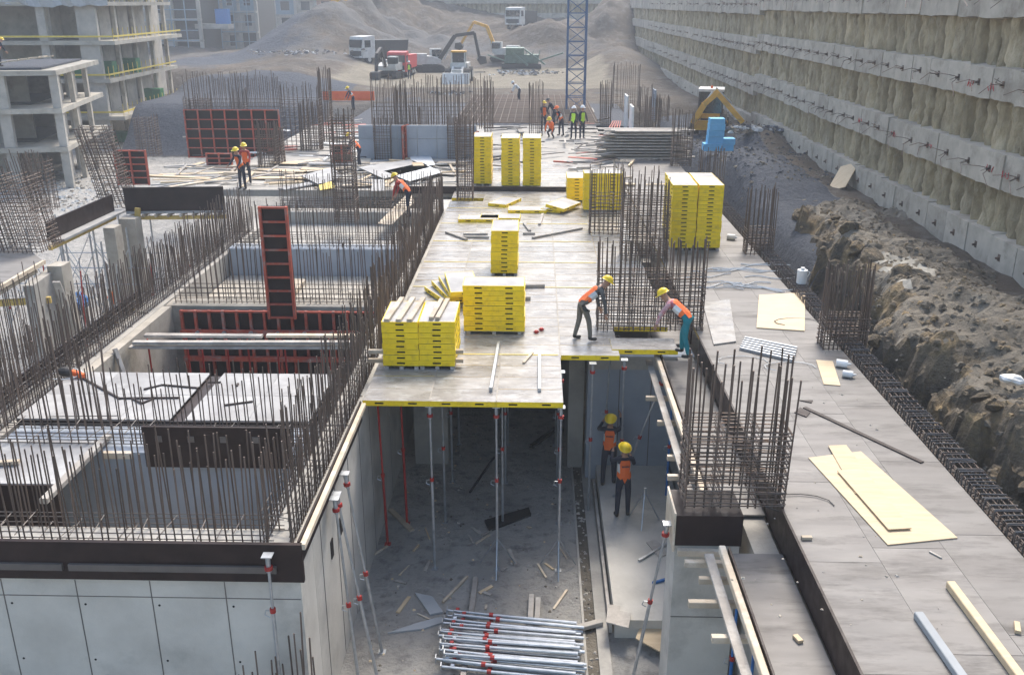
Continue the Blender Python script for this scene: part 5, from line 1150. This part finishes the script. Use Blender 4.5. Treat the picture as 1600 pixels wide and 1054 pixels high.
    hc = V[h2]+hu*.015; mb = MB(); q = hu.to_track_quat('Z', 'Y').to_matrix(); rows_ = 5; n = 14
    for i in range(rows_+1):
        a_ = math.pi/2*i/rows_
        for j in range(n):
            th_ = 2*math.pi*j/n; mb.v.append(tuple(hc+q@Vector((.125*math.cos(a_)*math.cos(th_), .145*math.cos(a_)*math.sin(th_), .125*math.sin(a_)))))
    for i in range(rows_):
        for j in range(n): mb.f.append((i*n+j, i*n+(j+1) % n, (i+1)*n+(j+1) % n, (i+1)*n+j)); mb.m.append(0)
    for i in range(8):
        for e in (0,): pass
    k0 = len(mb.v)
    for j in range(n):
        th_ = 2*math.pi*j/n; f_ = q@Vector((math.cos(th_), math.sin(th_), 0)); ex = .02+.05*max(0, f_.dot(hf)); mb.v.append(tuple(hc+q@Vector((.125*math.cos(th_), .145*math.sin(th_), 0))+f_*ex-hu*.012))
    for j in range(n): mb.f.append((j, k0+j, k0+(j+1) % n, (j+1) % n)); mb.m.append(0)
    link('helmet', mb.mesh('helmet', hat, smooth=True), t, (0, 0, z0))
    for sg in (-1, 1): link('eye', MB().sphere((0, 0, 0), .012, 6, 4).mesh('eye', 'dark_metal'), t, V[h1]+hf*.082+hu*.055+Vector((sg*.032, 0, z0)))
    return t
P_ = lambda x, y, z=0: Zp(x, y, z)
person('bending worker in dark sleeves and khaki trousers at the deck edge', P_(908, 531), R(-75), 1.0, ((.25, .15, .1, .1), (.1, .15, .35, .1)), ((.35, -.1), (-.05, .25)), sleeve='grey_cloth', trousers='khaki')
person('bending worker in teal trousers and striped sleeves setting the panel', P_(1072, 556), R(62), 1.05, ((.7, .1, .5, .05), (.6, .1, .3, .05)), ((.4, .0), (.05, .3)), sleeve='stripe_red', trousers='teal')
person('pit worker in navy with arms raised against the wall prop', P_(950, 756, PZ), R(-8), .12, ((1.5, .3, 2.3, -.2), (1.1, .4, 1.9, -.3)), ((.15, .0), (-.15, .1)), look=-.4, text=True)
person('pit worker in navy standing on the plinth gripping the prop', P_(972, 806, PZ), R(8), .05, ((.6, .3, 1.9, -.1), (1.0, .2, 2.0, -.3)), ((.05, .0), (-.05, .0)), look=-.35, text=True)
G2 = 'hi vis pair'
person('man in lime vest and white helmet in the talking pair', P_(896, 217), R(160), 0, ((.2, .15, .5, 0), (.1, .15, .2, 0)), ((.05, .0), (-.05, .0)), 'lime', 'navy', 'navy', 'white', s=1.02, group=G2)
person('man in lime vest and white helmet in the talking pair', P_(909, 217), R(-150), 0, ((.1, .2, .3, 0), (.3, .15, .6, 0)), ((.05, .0), (-.05, .0)), 'lime', 'navy', 'navy', 'white', s=1.04, group=G2)
person('orange vest worker stooping by the red form behind the column cage', P_(563, 262), R(80), .8, ((.5, .1, .4, 0), (.4, .1, .2, 0)), ((.3, .0), (0, .2)))
person('worker stooping behind the starter bars on the pale plywood', P_(640, 338), R(70), .9, ((.5, .1, .4, 0), (.4, .1, .2, 0)), ((.3, .0), (0, .2)), sleeve='red')
person('worker with yellow helmet among the left starter bars', P_(380, 296), R(150), .3, ((.6, .1, 1, 0), (.4, .1, .8, 0)), ((.05, .0), (-.05, .0)))
person('second worker with yellow helmet beside the left starter bars', P_(387, 288), R(-170), .2, ((.6, .1, 1, 0), (.4, .1, .8, 0)), ((.05, .0), (-.05, .0)), sleeve='red')
person('worker in orange standing at the dark bar bundle', P_(849, 205), R(200), .1, ((.5, .1, 1, 0), (.4, .1, .8, 0)), ((.05, .0), (-.05, .0)))
person('worker in orange bending near the dark bar bundle', P_(877, 212), R(120), .5, ((.5, .1, .5, 0), (.4, .1, .5, 0)), ((.15, .0), (-.05, .1)), hat='orange')
person('dark clothed worker crouching in the crew by the bar bundle', P_(862, 216), R(160), .7, ((.5, .1, .5, 0), (.4, .1, .5, 0)), ((1.3, .9), (1.1, 1.0)), 'orange', 'orange', 'navy')
person('worker in black on the bar mat', P_(866, 196), R(90), .6, ((.5, .1, .5, 0), (.4, .1, .5, 0)), ((.3, .1), (.1, .1)), 'navy', 'navy', 'navy', 'dark_metal')
person('worker in white bending on the far bar mat', P_(812, 158), R(100), .9, ((.5, .1, .5, 0), (.4, .1, .5, 0)), ((.3, .1), (.1, .1)), 'white', 'white', 'navy', 'white')
person('worker in lime beside the red truck', onground(640, 126, 103), R(170), 0, top='lime', hat='white')
person('worker in orange on the bar mat behind the netting', P_(553, 172), R(120), .6, ((.5, .1, .5, 0), (.4, .1, .5, 0)), ((.2, .1), (.1, .1)))
person('worker in orange on the roof of the lower concrete frame', (cB.x-4.2, 63.0, 3.78), R(-60), .5, ((.5, .1, .5, 0), (.4, .1, .5, 0)), ((.2, .1), (.1, .1)))
# ================================================================== haze
hz = bpy.data.materials.new('haze'); hz.use_nodes = True; n_ = hz.node_tree.nodes; n_.remove(n_['Principled BSDF'])
pv = n_.new('ShaderNodeVolumePrincipled'); pv.inputs['Color'].default_value = (.86, .92, 1, 1); pv.inputs['Density'].default_value = .0012; pv.inputs['Anisotropy'].default_value = .3
hz.node_tree.links.new(pv.outputs[0], n_['Material Output'].inputs['Volume']); MATS['haze'] = hz
o = MB().box(-460, 460, -60, 940, -6, 60).build('haze', 'haze'); o['kind'] = 'stuff'; o['label'] = 'pale dusty air over the whole site'; o['category'] = 'haze'
